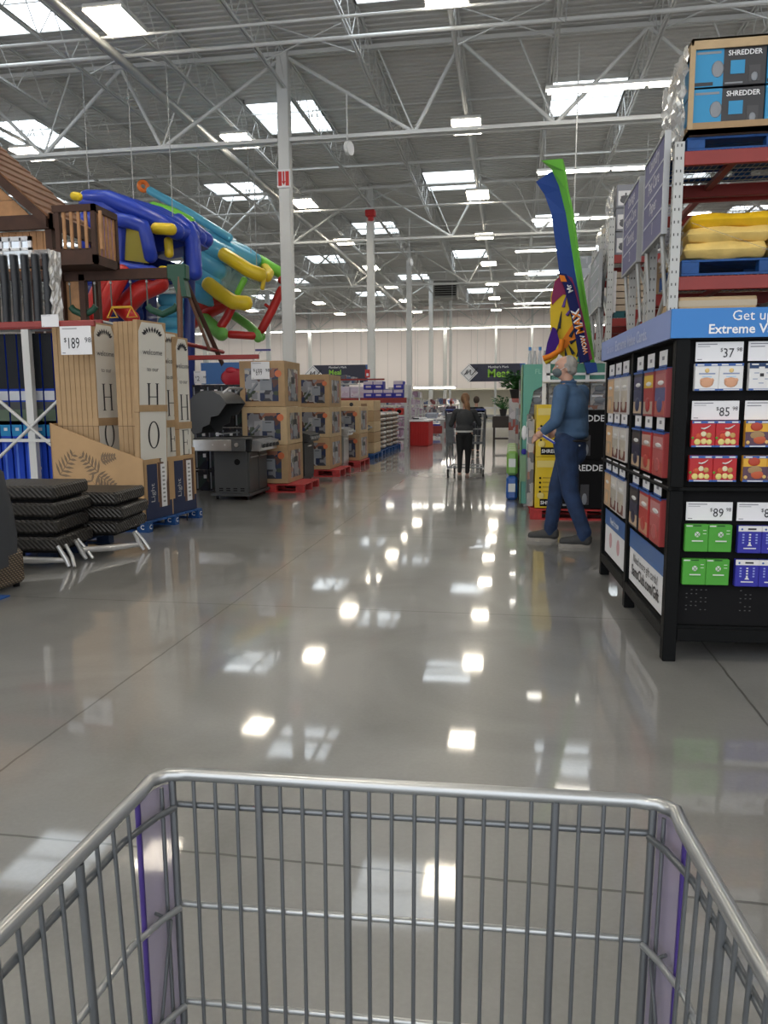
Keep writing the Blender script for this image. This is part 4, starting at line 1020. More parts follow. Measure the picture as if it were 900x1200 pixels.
def pricesign(x, y, z0, w, h, num, lab, bold=True, sup='98'):
    t = thing('price_sign', lab, 'price sign', (x, y, z0)); b = MB(); b.box((x, y, z0), (x+w, y+.006, z0+h), white); cd_ = b.build('card', t)
    b = MB(); Y = y-.001
    b.box((x+w*.08, Y-.001, z0+h*.9), (x+w*.55, Y, z0+h*.93), small)
    if num: b.text('$', h*.22, (x+w*.12, Y, z0+h*.45), (1, 0, 0), (0, 0, 1), ink, 'L'); b.text(num, h*.55, (x+w*.26, Y, z0+h*.22), (1, 0, 0), (0, 0, 1), ink, 'L', False, (.48 if w < .35 else .62) if len(num) > 2 else .9); b.text(sup, h*.26, (x+w*.79, Y, z0+h*.42), (1, 0, 0), (0, 0, 1), ink, 'L')
    b.box((x+w*.05, Y-.001, z0+h*.05), (x+w*.15, Y, z0+h*.08), small); b.build('lettering', cd_)
pricesign(-4.80, 7.82, 1.94, .36, .30, '189', 'white price sign reading 189.98 hung in front of the sign cartons')
pricesign(-5.02, 7.84, 2.24, .2, .13, '', 'small blank looking price card clipped at the red beam')
t = thing('sign_holder_bar', 'red sign bar reaching over the sign cartons from the rack', 'bar', (-4.8, 7.93, 2.3)); b = MB(); b.box((-6.6, 7.86, 2.24), (-4.42, 7.90, 2.30), redm, .005); b.box((-6.5, 7.9, 2.25), (-6.45, 8.68, 2.29), redm); b.build('bar', t)

# ------------------------------------------------------------------ wooden play set
pw_ = mat('cedar_dark', (.055, .022, .012), .7, var=.2, vscale=5); pl_ = mat('cedar_light', (.42, .22, .10), .7, var=.2, vscale=5); rf_ = mat('cedar_roof', (.22, .10, .05), .7, var=.2, vscale=6)
PT = thing('wooden_playset', 'brown wooden play tower with balcony and swing beam above the boxes', 'play set', (-7.2, 12, 0))
S = lambda x, z, Y=12.0, y0=10.0: (x*Y/y0, Y, 1.4+(z-1.4)*Y/y0)
Yf = 12.0
# roof: slope descending right, a gable end facing the aisle entrance
b = MB(); rx, rz_, ex, ez = -9.2, 6.05, -7.3, 4.36; dy = 1.35
for i in range(9):
    a0, a1 = i/9, (i+1)/9
    for sgn in (1, -1):
        X = lambda a: rx+sgn*(ex-rx)*a; Z = lambda a: rz_+(ez-rz_)*a
        b.add([(X(a0), Yf-.25, Z(a0)+.02), (X(a1), Yf-.25, Z(a1)+.05), (X(a1), Yf+dy, Z(a1)+.05), (X(a0), Yf+dy, Z(a0)+.02), (X(a0), Yf-.25, Z(a0)-.03), (X(a1), Yf-.25, Z(a1)-.02), (X(a1), Yf+dy, Z(a1)-.02), (X(a0), Yf+dy, Z(a0)-.03)],
              [(0, 1, 2, 3), (7, 6, 5, 4), (0, 4, 5, 1), (1, 5, 6, 2), (2, 6, 7, 3), (3, 7, 4, 0)], rf_)
b.build('roof', PT)
b = MB()
for sgn in (1, -1):
    b.prism([(0, 0), (sgn*(ex-rx), ez-rz_), (sgn*(ex-rx), ez-rz_-.16), (0, -.2)], (rx, Yf-.3, rz_), (1, 0, 0), (0, 0, 1), (0, .05, 0), pw_)
b.build('barge_board', PT)
b = MB()
for i in range(4): b.prism([(-1.55+.27*i, i*.24), (1.55-.27*i, i*.24), (1.55-.27*(i+1)+.02, i*.24+.23), (-1.55+.27*(i+1)-.02, i*.24+.23)], (rx, Yf-.2, 4.42), (1, 0, 0), (0, 0, 1), (0, .03, 0), pl_)
b.build('gable_boards', PT)
b = MB()
for x in (-7.42, -8.6, -10.2): b.box((x, Yf-.15, 0), (x+.11, Yf-.04, 4.45), pw_); b.box((x, Yf+1.2, 0), (x+.11, Yf+1.31, 4.45), pw_)
b.box((-10.5, Yf-.2, 4.2), (-7.15, Yf-.12, 4.42), pw_); b.box((-7.32, Yf-.2, 4.2), (-7.24, Yf+1.35, 4.42), pw_); b.build('tower_frame', PT)
b = MB()
for i in range(9): b.box((-8.48+.12*i, Yf-.05, 3.45), (-8.48+.12*i+.11, Yf-.02, 4.2), pl_)
b.build('wall_boards', PT)
b = MB()
for a, c in (((-8.3, 3.62), (-7.72, 3.68)), ((-8.3, 4.05), (-7.72, 4.12)), ((-8.3, 3.62), (-8.24, 4.12)), ((-7.78, 3.62), (-7.72, 4.12)), ((-8.3, 3.9), (-7.72, 3.94)), ((-8.12, 3.9), (-8.09, 4.1)), ((-7.93, 3.9), (-7.9, 4.1))): b.box((a[0], Yf-.09, a[1]), (c[0], Yf-.05, c[1]), whiteink)
b.box((-8.24, Yf-.07, 3.68), (-7.78, Yf-.06, 4.05), mat('window_glass', (.6, .65, .7), .05, metal=.6)); b.build('toy_window', PT)
b = MB(); b.box((-8.6, Yf-.22, 3.42), (-7.3, Yf-.14, 3.55), pw_)
# balcony
bx0, bx1, by0, by1, bz0, bz1 = -6.92, -6.33, 11.4, 12.05, 3.66, 4.42
b.build('window_rail', PT)
b = MB(); b.box((bx0-.5, by0-.05, bz0-.12), (bx1+.05, by0, bz0+.02), pw_); b.box((bx1, by0-.05, bz0-.12), (bx1+.05, by1, bz0+.02), pw_); b.box((bx0-.5, by0, bz0-.12), (bx1, by1+.3, bz0-.06), pw_)
b.box((bx0-.05, by0-.06, bz1-.1), (bx1+.06, by0, bz1), pw_); b.box((bx1, by0-.06, bz1-.1), (bx1+.06, by1, bz1), pw_)
for (x, y) in ((bx0-.02, by0-.05), (bx1-.02, by0-.05), (bx1-.02, by1-.05)): b.box((x, y, bz0-.1), (x+.07, y+.07, bz1), pw_)
b.box((bx0-.4, by0-.04, bz0+.02), (bx1, by0, bz0+.12), pw_); b.build('balcony_frame', PT)
for i in range(6): x = bx0+.1+i*.12; b = MB(); b.box((x, by0-.04, bz0+.1), (x+.045, by0-.01, bz1-.1), pl_); b.build('baluster', PT)
for i in range(5): y = by0+.1+i*.115; b = MB(); b.box((bx1+.0, y, bz0+.0), (bx1+.03, y+.05, bz1-.1), pl_); b.build('baluster', PT)
b = MB(); b.box((-7.5, Yf+.0, 2.0), (-6.98, Yf+.05, 3.4), pl_); b.box((-7.6, Yf-.02, 2.5), (-6.95, Yf, 2.68), pw_); b.box((-7.6, Yf-.02, 2.1), (-6.95, Yf, 2.3), pw_); b.box((-7.3, Yf-.1, 0), (-7.2, Yf, 3.5), pw_); b.box((-6.95, Yf-.05, 0), (-6.85, Yf+.05, 3.5), pw_); b.build('lower_wall', PT)
tb = Yf; b = MB(); b.box((-7.6, Yf-.05, 3.40), (-5.13, Yf+.06, 3.56), pw_); b.build('swing_beam', PT)
grn = mat('bracket_green', (.01, .07, .04), .5)
b = MB(); b.box((-5.42, Yf-.08, 3.36), (-5.1, Yf+.09, 3.60), grn, .02); b.prism([(0, 0), (.22, 0), (.27, -.3), (.12, -.3)], (-5.36, Yf-.09, 3.40), (1, 0, 0), (0, 0, 1), (0, .18, 0), grn); b.build('bracket', PT)
brn = mat('leg_brown', (.16, .08, .05), .6)
b = MB()
b.tube((-5.22, Yf-.05, 3.4), (-5.18, Yf-.35, 0), .05, brn, 4); b.tube((-5.18, Yf+.05, 3.4), (-4.62, Yf+2.6, 0), .05, mat('leg_dark', (.07, .03, .02), .6), 4); b.tube((-5.2, Yf, 3.4), (-4.98, Yf+.5, 2.3), .035, brn, 4)
b.tube((-5.2, Yf-.2, 2.38), (-4.95, Yf+1.05, 2.3), .035, redm, 4); b.build('frame_leg', PT)
def swing(x0, x1, z, kind):
    b = MB()
    m = grn if kind == 'sling' else mat('trapeze_yellow', (.75, .42, .03), .4)
    chain = mat('chain', (.12, .14, .12), .5, .3)
    for x in (x0, x1): b.tube((x, Yf, 3.4), (x, Yf, z), .012, chain, 5); b.ell((x, Yf, 3.36), .025, silver, 8, 6)
    b.build('swing_chain', PT)
    b = MB()
    if kind == 'sling': b.path([(x0, Yf, z+.06), (x0+.05, Yf, z), ((x0+x1)/2, Yf, z-.08), (x1-.05, Yf, z), (x1, Yf, z+.06)], .035, grn, 8, flat=1.6)
    else:
        b.tube((x0, Yf, z), (x1, Yf, z), .02, m, 8)
        for x in (x0, x1): b.path([(x, Yf, z), (x-.09, Yf, z-.16), (x+.09, Yf, z-.16)], .016, m, 6, closed=True)
    b.build('swing_seat', PT)
swing(-7.14, -6.70, 2.94, 'sling'); swing(-6.42, -6.08, 2.97, 'bar'); swing(-5.80, -5.30, 2.92, 'sling')
# ------------------------------------------------------------------ inflatable bounce houses hanging from the roof
def P18(px, py, dy=0.0, Y=18.0):
    a = (px-450)/905.0; c = -(py-600)/905.0; d = f_cam + r_cam*a + u_cam*c; t_ = Y/d.y
    return V((d.x*t_, Y+dy, 1.4+d.z*t_))
f_cam, r_cam, u_cam = V(f), V(r2), V(u2)
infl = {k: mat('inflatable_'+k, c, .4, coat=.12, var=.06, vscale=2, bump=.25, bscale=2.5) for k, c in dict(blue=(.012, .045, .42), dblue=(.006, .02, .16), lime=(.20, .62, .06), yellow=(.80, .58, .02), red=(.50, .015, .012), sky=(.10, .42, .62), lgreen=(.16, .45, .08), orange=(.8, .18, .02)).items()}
mesh_n = mat('netting', (.45, .55, .45), .6, alpha=.35); meshy = mat('netting_yellow', (.5, .42, .05), .6, alpha=.8)
px2m = lambda Y: Y/905.0
A = thing('bounce_house', 'dark blue inflatable bounce house with yellow bars and red slides, hung high', 'inflatable', (-8.5, 18, 2.2))
Q = lambda *a, **k: P18(*a, Y=18.0, **k)
K = 18/905.0
def tubes(lst, T_, nm, QF, KF):
    for m, rad, pts in lst:
        b = MB(); b.sausage([QF(*p) for p in pts], rad*KF*1.22, infl[m], 14); b.build(nm, T_)
wl = MB()
def slab3(T_, nm, m, pts, QF, dy, th):
    b_ = MB(); A_ = [QF(x, y, dy) for x, y in pts]; B_ = [QF(x, y, dy)+V((0, th, 0)) for x, y in pts]; n_ = len(A_)
    b_.add(A_+B_, [tuple(range(n_))[::-1], tuple(range(n_, 2*n_))]+[(i, n_+i, n_+(i+1) % n_, (i+1) % n_) for i in range(n_)], m); return b_.build(nm, T_)
slab3(A, 'panel', infl['blue'], [(95, 224), (150, 232), (198, 256), (214, 276), (190, 284), (150, 292), (96, 300)], Q, .75, .9)
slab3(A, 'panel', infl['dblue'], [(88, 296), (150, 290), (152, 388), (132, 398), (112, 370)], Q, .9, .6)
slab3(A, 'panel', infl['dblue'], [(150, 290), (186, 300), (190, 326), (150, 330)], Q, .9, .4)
for (xa, ya, xb, yb_) in ((98, 236, 150, 248), (98, 256, 152, 268), (97, 278, 152, 288), (98, 300, 150, 309), (101, 320, 148, 330), (107, 341, 150, 350), (113, 361, 150, 368), (119, 378, 148, 384)):
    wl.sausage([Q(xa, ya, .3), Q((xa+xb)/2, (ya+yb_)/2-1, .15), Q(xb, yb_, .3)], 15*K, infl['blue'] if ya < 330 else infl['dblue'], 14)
wl.build('side_wall', A)
rf = MB()
for i in range(5):
    o = i*.45; rf.sausage([Q(97, 230-i, .2+o), Q(128, 233-i*2, o), Q(160, 246-i*3, o-.1), Q(188, 260-i*3, o-.1), Q(208, 272-i*2, o)], 10*K, infl['blue'], 14)
rf.build('roof', A)
tubes([('lime', 7, [(146, 226, 1.5), (172, 234, 1.4), (198, 248, 1.2)]), ('lime', 5, [(168, 238, 1.3), (190, 250, 1.2), (198, 258, 1.0)])], A, 'roof_tube', Q, K)
tubes([('blue', 6.5, [(150, 263, -.5), (168, 267, -.6), (182, 272, -.6), (186, 285, -.6), (188, 306, -.5)]), ('blue', 5.5, [(149, 268, -.3), (147, 316, -.3)]), ('blue', 7, [(150, 318, -.5), (170, 322, -.5), (190, 324, -.5)]),
       ('blue', 8, [(196, 252, .6), (208, 262, .6), (216, 280, .5), (220, 318, .4)]), ('dblue', 6, [(204, 282, .9), (204, 470, .9)]), ('blue', 6.5, [(201, 252, 1.2), (206, 262, 1.2)])], A, 'arch_tube', Q, K)
tubes([('yellow', 5.5, [(189, 271, -.3), (208, 272, -.3)]), ('yellow', 4.5, [(193, 280, .2), (194, 296, .2)]), ('yellow', 5, [(196, 320, -.3), (210, 322, -.3)]), ('yellow', 4, [(100, 236, -.5), (106, 237, -.5)])], A, 'yellow_bar', Q, K)
b = MB(); p = [Q(153, 270, -.3), Q(181, 276, -.3), Q(180, 311, -.3), Q(151, 307, -.3)]; b.add(p+[q+V((0, .05, 0)) for q in p], [(0, 1, 2, 3), (7, 6, 5, 4), (0, 4, 5, 1), (1, 5, 6, 2), (2, 6, 7, 3), (3, 7, 4, 0)], meshy); b.build('net_panel', A)
tubes([('red', 8, [(149, 325, -.8), (141, 350, -1), (131, 378, -1.1)]), ('red', 8, [(163, 325, -.8), (155, 350, -1), (145, 378, -1.1)]), ('red', 10, [(192, 332, -.2), (172, 345, -.4), (158, 362, -.5)]), ('red', 7, [(150, 360, -.6), (160, 368, -.6), (172, 377, -.7)])], A, 'slide', Q, K)
b = MB(); 
for k in range(4): b.sausage([Q(172, 346+k*14, .9), Q(195, 346+k*14, .9)], 8*K, infl['sky'], 12)
b.build('back_panel', A)
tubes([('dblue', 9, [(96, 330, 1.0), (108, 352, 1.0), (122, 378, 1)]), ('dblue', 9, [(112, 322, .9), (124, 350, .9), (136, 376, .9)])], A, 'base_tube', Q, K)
b = MB()
for px, py in ((97, 228), (196, 250), (150, 240)): q = Q(px, py, .3); b.tube(q, (q.x, q.y, 9.3), .012, steel2, 4)
b.build('hanging_cable', A)
Bh = thing('bounce_house', 'light blue, yellow, red and green inflatable tilted left of the nearest column', 'inflatable', (-7.5, 21.5, 3)); Y2 = 21.6
Q2 = lambda px, py, dy=0.0: P18(px, py, dy, Y2); K2 = Y2/905.0
b = MB()
for k, (pts, rr) in enumerate((([(226, 278), (246, 290), (268, 302)], 12), ([(224, 296), (242, 308), (260, 320)], 13), ([(222, 316), (240, 326), (254, 334)], 13), ([(218, 338), (232, 342), (248, 348)], 12))):
    b.sausage([Q2(x, y, 0) for x, y in pts], rr*K2, infl['sky'], 16)
    b.sausage([Q2(x, y, 1.0) for x, y in pts], rr*K2, infl['sky'], 16)
b.build('body_wall', Bh)
slab3(Bh, 'panel', infl['sky'], [(221, 272), (240, 276), (268, 292), (286, 302), (270, 306), (256, 332), (256, 350), (216, 356), (208, 340), (216, 300)], Q2, .5, 1.4)
tubes([('sky', 8, [(230, 273, .4), (252, 282, .4), (272, 294, .4), (288, 303, .4)]), ('sky', 7, [(262, 284, .7), (276, 290, .7), (290, 300, .7)]), ('sky', 4, [(170, 220, .3), (218, 247, .3), (266, 277, .2)])], Bh, 'roof_tube', Q2, K2)
b = MB(); c = Q2(162, 215, .3); dd = (Q2(170, 220, .3)-c).normalized(); pts = []
_, aa, bb2 = frame(V((.6, -.8, 0)))
for k in range(20): th = 2*PI*k/20; pts.append(c+aa*math.cos(th)*5*K2+bb2*math.sin(th)*5*K2)
b.path(pts, 2.6*K2, infl['orange'], 10, closed=True); b.build('ring', Bh)
tubes([('yellow', 6.5, [(270, 302, -.5), (286, 312, -.6), (300, 321, -.6), (313, 326, -.5)]), ('yellow', 4.5, [(300, 308, .8), (312, 318, .3), (317, 327, -.3)]), ('yellow', 7, [(252, 336, -.5), (268, 348, -.6), (282, 357, -.6), (296, 358, -.5)]), ('yellow', 2, [(316, 330, -.5), (314, 341, -.5)])], Bh, 'yellow_arch', Q2, K2)
tubes([('lime', 5.5, [(292, 298, .9), (308, 308, .9), (326, 318, .9)]), ('lgreen', 7, [(240, 375, 0), (254, 385, -.2), (266, 393, -.4)]), ('lgreen', 4.5, [(262, 366, .9), (280, 378, .8), (302, 394, .3)]), ('lgreen', 4.5, [(300, 390, 0), (303, 397, 0)])], Bh, 'green_tube', Q2, K2)
tubes([('red', 9, [(216, 362, .3), (238, 352, .2), (256, 346, 0)]), ('red', 8, [(214, 376, .5), (236, 364, .3), (258, 354, .2)]), ('red', 4.2, [(276, 362, -.3), (270, 374, -.3), (265, 384, -.4)]), ('red', 4.2, [(325, 337, .4), (315, 362, .3), (304, 386, .2)]), ('red', 3.8, [(274, 393, -.3), (298, 394, -.1)]), ('red', 4, [(322, 324, .6), (334, 330, .7)]), ('red', 1.6, [(306, 355, .4), (314, 361, .4)])], Bh, 'red_tube', Q2, K2)
tubes([('lime', 3, [(292, 330, -.4), (284, 346, -.4)])], Bh, 'post', Q2, K2)
b = MB(); p = [Q2(264, 306, -.2), Q2(312, 330, -.2), Q2(300, 354, -.2), Q2(255, 334, -.2)]; b.add(p+[q+V((0, .04, 0)) for q in p], [(0, 1, 2, 3), (7, 6, 5, 4), (0, 4, 5, 1), (1, 5, 6, 2), (2, 6, 7, 3), (3, 7, 4, 0)], mesh_n); b.build('net_panel', Bh)
b = MB()
for px, py in ((230, 268), (290, 298), (298, 352)): q = Q2(px, py, .3); b.tube(q, (q.x, q.y, 9.3), .012, steel2, 4)
b.build('hanging_cable', Bh)

# ------------------------------------------------------------------ grills and crated grills
gd = mat('grill_grey', (.075, .078, .08), .4, .3); gdk = mat('grill_dark', (.03, .032, .034), .5, .2); ss = mat('stainless', (.55, .56, .57), .28, .9)
def caster(b, x, y): b.tube((x-.012, y, .035), (x+.012, y, .035), .035, rub, 12); b.box((x-.018, y-.012, .04), (x+.018, y+.012, .09), gdk)
G = thing('gas_grill', 'large dark grey gas grill with its lid open, nearest on the left', 'grill', (-3.98, 11.2, 0))
gx0, gx1, gy0, gy1 = -4.42, -3.55, 10.78, 11.7
# the grill faces the aisle (+x): its side faces the viewer
b = MB(); b.box((-4.32, 10.85, .08), (-3.80, 11.72, .72), gd, .01); b.box((-4.36, 10.8, .06), (-3.76, 11.76, .10), gd)
for k in range(4): b.box((-4.25+k*.11, 10.846, .16), (-4.25+k*.11+.06, 10.85, .175), blackm); b.box((-4.25+k*.11, 10.846, .13), (-4.25+k*.11+.06, 10.85, .145), blackm)
b.tube((-3.96, 10.845, .56), (-3.96, 10.85, .56), .045, blackm, 14); b.build('cabinet', G)
for y0_ in (10.87, 11.30): dr_ = MB().box((-3.80, y0_, .12), (-3.78, y0_+.4, .70), gd, .005).build('door', G); MB().tube((-3.765, y0_+.05, .63), (-3.765, y0_+.35, .63), .012, ss, 8).build('door_handle', dr_)
b = MB(); b.box((-4.50, 10.55, .90), (-3.72, 10.86, .925), gd, .008); b.box((-4.50, 10.53, .74), (-3.92, 10.56, .90), ss, .006); b.box((-3.92, 10.53, .74), (-3.72, 10.56, .9), gd); b.tube((-3.84, 10.5, .83), (-3.84, 10.53, .83), .03, ss, 12)
for x in (-4.4, -4.2, -4.02): b.tube((x, 10.525, .83), (x, 10.53, .83), .01, white, 8)
b.build('side_shelf', G)
b = MB(); b.box((-4.50, 11.7, .88), (-3.72, 11.85, .905), gd, .008); b.build('side_shelf', G)
b = MB(); b.box((-4.45, 10.86, .72), (-3.74, 11.7, .90), gdk, .01); b.prism([(0, 0), (.13, -.0), (.16, .14), (.02, .17)], (-3.74, 10.86, .72), (1, 0, 0), (0, 0, 1), (0, .84, 0), ss); b.build('firebox', G)
for k in range(5): b = MB(); y = 10.95+k*.165; b.tube((-3.60, y, .79), (-3.555, y, .80), .028, gdk, 12); b.build('knob', G)
b = MB()
for k in range(14): b.tube((-4.38, 10.92+k*.055, .905), (-3.80, 10.92+k*.055, .905), .006, gdk, 5)
b.box((-4.3, 10.9, .96), (-4.2, 11.66, .975), ss); b.build('cooking_grate', G)
# lid tipped back: a half barrel with end caps
pr = []
for k in range(9): a = math.radians(228-k*25); pr.append((.34*math.cos(a), .37*math.sin(a)))
b = MB(); c0 = V((-4.40, 0, 1.24)); n_ = len(pr)
vs = []
for y in (10.87, 11.69):
    for q in pr: vs.append((c0.x+q[0], y, c0.z+q[1]))
b.add(vs, [(i, i+1, n_+i+1, n_+i) for i in range(n_-1)], gd, True)
vs2 = [(v_[0]*1+(-.012 if 0 else 0)+(c0.x-v_[0])*.05, v_[1], v_[2]+(c0.z-v_[2])*.05) for v_ in vs]; b.add(vs2, [(i, n_+i, n_+i+1, i+1) for i in range(n_-1)], gdk, True)
for y in (10.865, 11.685): b.prism([(p_[0], p_[1]) for p_ in pr]+[(.17, -.0), (.05, -.02), (.03, -.13), (-.08, -.17), (-.1, -.25)], (c0.x, y, c0.z), (1, 0, 0), (0, 0, 1), (0, .012, 0), gd)
b.build('lid', G)
b = MB(); b.path([(-4.2, 11.0, 1.57), (-4.1, 11.0, 1.64), (-4.1, 11.55, 1.64), (-4.2, 11.55, 1.57)], .018, ss, 8); b.build('lid_handle', G)
for (x, y) in ((-4.3, 10.9), (-3.82, 10.9), (-4.3, 11.65), (-3.82, 11.65)): b = MB(); caster(b, x, y); b.build('caster', G)
def grill(x, y, m, lab, lidopen=True, w=.5, d=.7):
    t = thing('gas_grill', lab, 'grill', (x, y, 0))
    b = LB(); b.box((-w/2, -d/2, .1), (w/2, d/2, .74), m, .01); b.build('cabinet', t)
    b = LB(); b.box((w/2, -d/2+.02, .14), (w/2+.015, d/2-.02, .72), m, .005); dr_ = b.build('door', t); b = LB(); b.tube((w/2+.03, -.1, .66), (w/2+.03, .1, .66), .012, ss, 8); b.build('door_handle', dr_)
    b = LB(); b.box((-w/2-.02, -d/2, .74), (w/2, d/2, .9), m, .01); b.prism([(0, 0), (.1, 0), (.13, .12), (0, .16)], (w/2, -d/2, .74), (1, 0, 0), (0, 0, 1), (0, d, 0), ss if m == ss else gdk); b.build('firebox', t)
    b = LB(); b.box((-w/2, -d/2-.22, .88), (w/2, -d/2, .9), m); b.box((-w/2, d/2, .88), (w/2, d/2+.22, .9), m); b.build('side_shelf', t)
    b = LB()
    for k in range(4): y_ = -d/2+.1+k*.16; b.tube((w/2+.12, y_, .81), (w/2+.155, y_, .815), .025, ss, 10)
    b.build('knob', t)
    b = LB(); c = (-w/2+.02, 1.05) if lidopen else (0, .9); vs = []; n_ = 9
    for yy in (-d/2, d/2):
        for k in range(n_): a = math.radians((220 if lidopen else 180)-k*22); vs.append((c[0]+.26*math.cos(a), yy, c[1]+.26*math.sin(a)))
    b.add(vs, [(i, i+1, n_+i+1, n_+i) for i in range(n_-1)]+[tuple(range(n_)), tuple(range(n_, 2*n_))], m, False); b.build('lid', t)
    b = LB()
    for sx in (-1, 1):
        for sy in (-1, 1): caster(b, sx*(w/2-.05), sy*(d/2-.05))
    b.box((-w/2, -d/2, .07), (w/2, d/2, .11), m); b.build('wheel_base', t)
    return t
grill(-3.82, 13.45, gdk, 'black gas grill standing between the first and second stacks of printed crates')
grill(-3.68, 16.17, ss, 'stainless steel grill standing before the third stack of printed crates', w=.42, d=.55)
grill(-3.75, 18.75, gdk, 'small black grill with a chrome lid in front of the plain cartons', False, .36, .5)
def crate(x0, y0, z0, w, d, h, seed, lab, grp, stripes=True, rz=0.0, pm='photo_print'):
    t = thing('grill_carton', lab, 'box', (x0, y0, z0), rz, grp)
    b = LB(); b.box((0, 0, 0), (w, d, h), cardb2 if seed % 2 else cardb, .006); b.build('carton', t)
    ph = mosaic('photo_print', [(.05, .05, .06), (.22, .22, .24), (.10, .04, .03), (.35, .35, .37), (.02, .03, .08), (.28, .12, .08), (.05, .07, .04), (.4, .36, .3)], 9, .3, coat=.5)
    b = LB(); b.box((w*.12, -.004, h*.12), (w*.86, 0, h*.84), ph); b.box((w+.0, d*.2, h*.12), (w+.004, d*.82, h*.84), ph); pp_ = b.build('photo_print', t)
    b = LB(); b.box((w*.46, -.008, h*.36), (w*.72, -.004, h*.64), bgx); b.box((w*.52, -.01, h*.58), (w*.66, -.008, h*.6), ink); b.tube((w*.86, -.009, h*.72), (w*.86, -.004, h*.72), w*.075, mat('badge_orange', (.6, .16, .06), .5), 14)
    b.tube((w*.22, -.008, h*.3), (w*.4, -.008, h*.52), .02, bgx, 6)
    b.box((w+.004, d*.38, h*.2), (w+.008, d*.62, h*.5), bgx); b.box((w+.004, d*.4, h*.52), (w+.008, d*.6, h*.66), gdk); b.box((w+.004, d*.68, h*.3), (w+.007, d*.78, h*.75), mat('badge_brown', (.3, .12, .1), .5)); b.build('grill_picture', pp_)
    return t
def stack(x0, y0, w, d, hs, z0, who, dx=0.0):
    z = z0
    nm = ['bottom', 'middle', 'top'] if len(hs) == 3 else ['lower', 'upper']
    for i, h in enumerate(hs):
        crate(x0-(dx if i == len(hs)-1 else 0), y0, z, w, d, h-.004, i, '%s carton printed with a grill in the %s stack' % (nm[i], who), 'grill cartons, %s stack' % who); z += h
pallet((-3.75, 12.35, 0), 1.05, 1.0, redp, 'red pallet under the nearest stack of grill cartons', h=.13)
stack(-4.24, 11.9, .74, .92, [.62, .60, .72], .14, 'nearest', .02)
pallet((-3.75, 15.1, 0), 1.0, 1.1, redp, 'red pallet under the second stack of grill cartons', h=.13)
stack(-4.05, 14.55, .62, 1.05, [.62, .58, .62], .14, 'second')
pallet((-3.75, 17.35, 0), .95, 1.2, redp, 'red pallet under the third stack of grill cartons', h=.13)
stack(-3.98, 16.95, .66, 1.05, [.6, .6], .14, 'third')
pricesign(-4.05, 11.86, 1.79, .30, .27, '699', 'white price sign on the top grill carton of the nearest stack')
t = thing('sign_holder_bar', 'long red bar above the grill leading to the nearest grill cartons', 'bar', (-4.5, 11.8, 2.1)); b = MB(); b.box((-5.6, 11.78, 2.10), (-3.90, 11.84, 2.17), redm, .004); b.box((-5.5, 11.8, 0), (-5.44, 11.86, 2.1), steel2); b.build('bar', t)
b = MB(); b.path([(-3.9, 11.8, 2.17), (-3.86, 11.8, 2.22), (-3.84, 11.8, 2.2)], .006, steel2, 5); b.box((-3.95, 11.79, 2.22), (-3.70, 11.8, 2.25), mat('navy_tag', (.05, .05, .2), .5)); b.build('clip_tag', t)
# black boxed goods behind the grill
bmos = mosaic('black_box_print', [(.012, .012, .014), (.03, .03, .035), (.012, .012, .014), (.10, .10, .11), (.02, .04, .03), (.02, .02, .02), (.06, .04, .035)], 7, .4, coat=.4)
k = 0
for r_ in range(5):
    for c in range(4):
        x, z = -5.10+c*.235, .0+r_*.345
        t = thing('black_carton', 'black printed carton behind the open grill, %s row up, %s from the left' % (ORD[r_], ORD[c]), 'box', (x, 12.0, z), 0, 'black cartons behind the open grill')
        b = LB(); b.box((0, 0, 0), (.225, .4, .335), bmos, .004); b.build('carton', t)
        b = LB(); b.box((.14, -.003, .2), (.19, 0, .26), white); b.box((.02, -.003, .03), (.04, 0, .3), bgx); b.build('sticker', t)
t = thing('banner', 'blue banner with a red cooking pot behind the open grill', 'banner', (-5.3, 12.6, 1.9))
b = MB(); b.box((-5.35, 13, 1.75), (-4.5, 13.03, 2.12), mat('banner_blue', (.05, .16, .42), .5)); b.build('board', t)
b = MB(); b.ell((-4.75, 12.99, 1.86), (.24, .03, .16), mat('pot_red', (.45, .01, .03), .4)); b.ell((-4.8, 12.98, 1.98), (.1, .02, .06), mat('pot_red', (.45, .01, .03), .4)); b.build('pot_picture', t)
b = MB()
for x in (-5.3, -4.4): b.tube((x, 13.05, 0), (x, 13.05, 2.2), .02, steel, 6)
b.build('pole', t)
pricesign(-5.05, 11.97, 1.735, .2, .2, '2', 'small white price sign above the black cartons', sup='98')
for i, (x, y, z, s_, nm) in enumerate(((-4.72, 11.75, 1.80, .3, 'white'), (-4.5, 11.9, 1.8, .25, 'brown'))):
    pass
# plain cartons, bags on blue pallets, blue packs on a red shelf
pallet((-3.85, 19.9, 0), .9, 1.3, bluep, 'blue pallet under the plain brown cartons', h=.13)
for r_ in range(5):
    b = MB(); b.box((-4.3, 19.4, .14+r_*.27), (-3.42, 20.4, .14+r_*.27+.262), (cardb2, cardb)[r_ % 2], .01); b.box((-3.75, 19.395, .2+r_*.27), (-3.6, 19.4, .32+r_*.27), cardd); b.tube((-4.0, 19.39, .3+r_*.27), (-4.0, 19.4, .3+r_*.27), .05, ink, 10)
    tag(b.build('carton', loc=(-3.9, 19.9, .14+r_*.27)), 'plain brown carton on the blue pallet, %s' % ['at the bottom', 'second up', 'third up', 'fourth up', 'on top'][r_], 'box', 'plain brown cartons')
bagm = mosaic('bag_print', [(.30, .27, .24), (.12, .10, .09), (.45, .42, .38), (.35, .2, .12), (.2, .2, .22)], 12, .35, coat=.5)
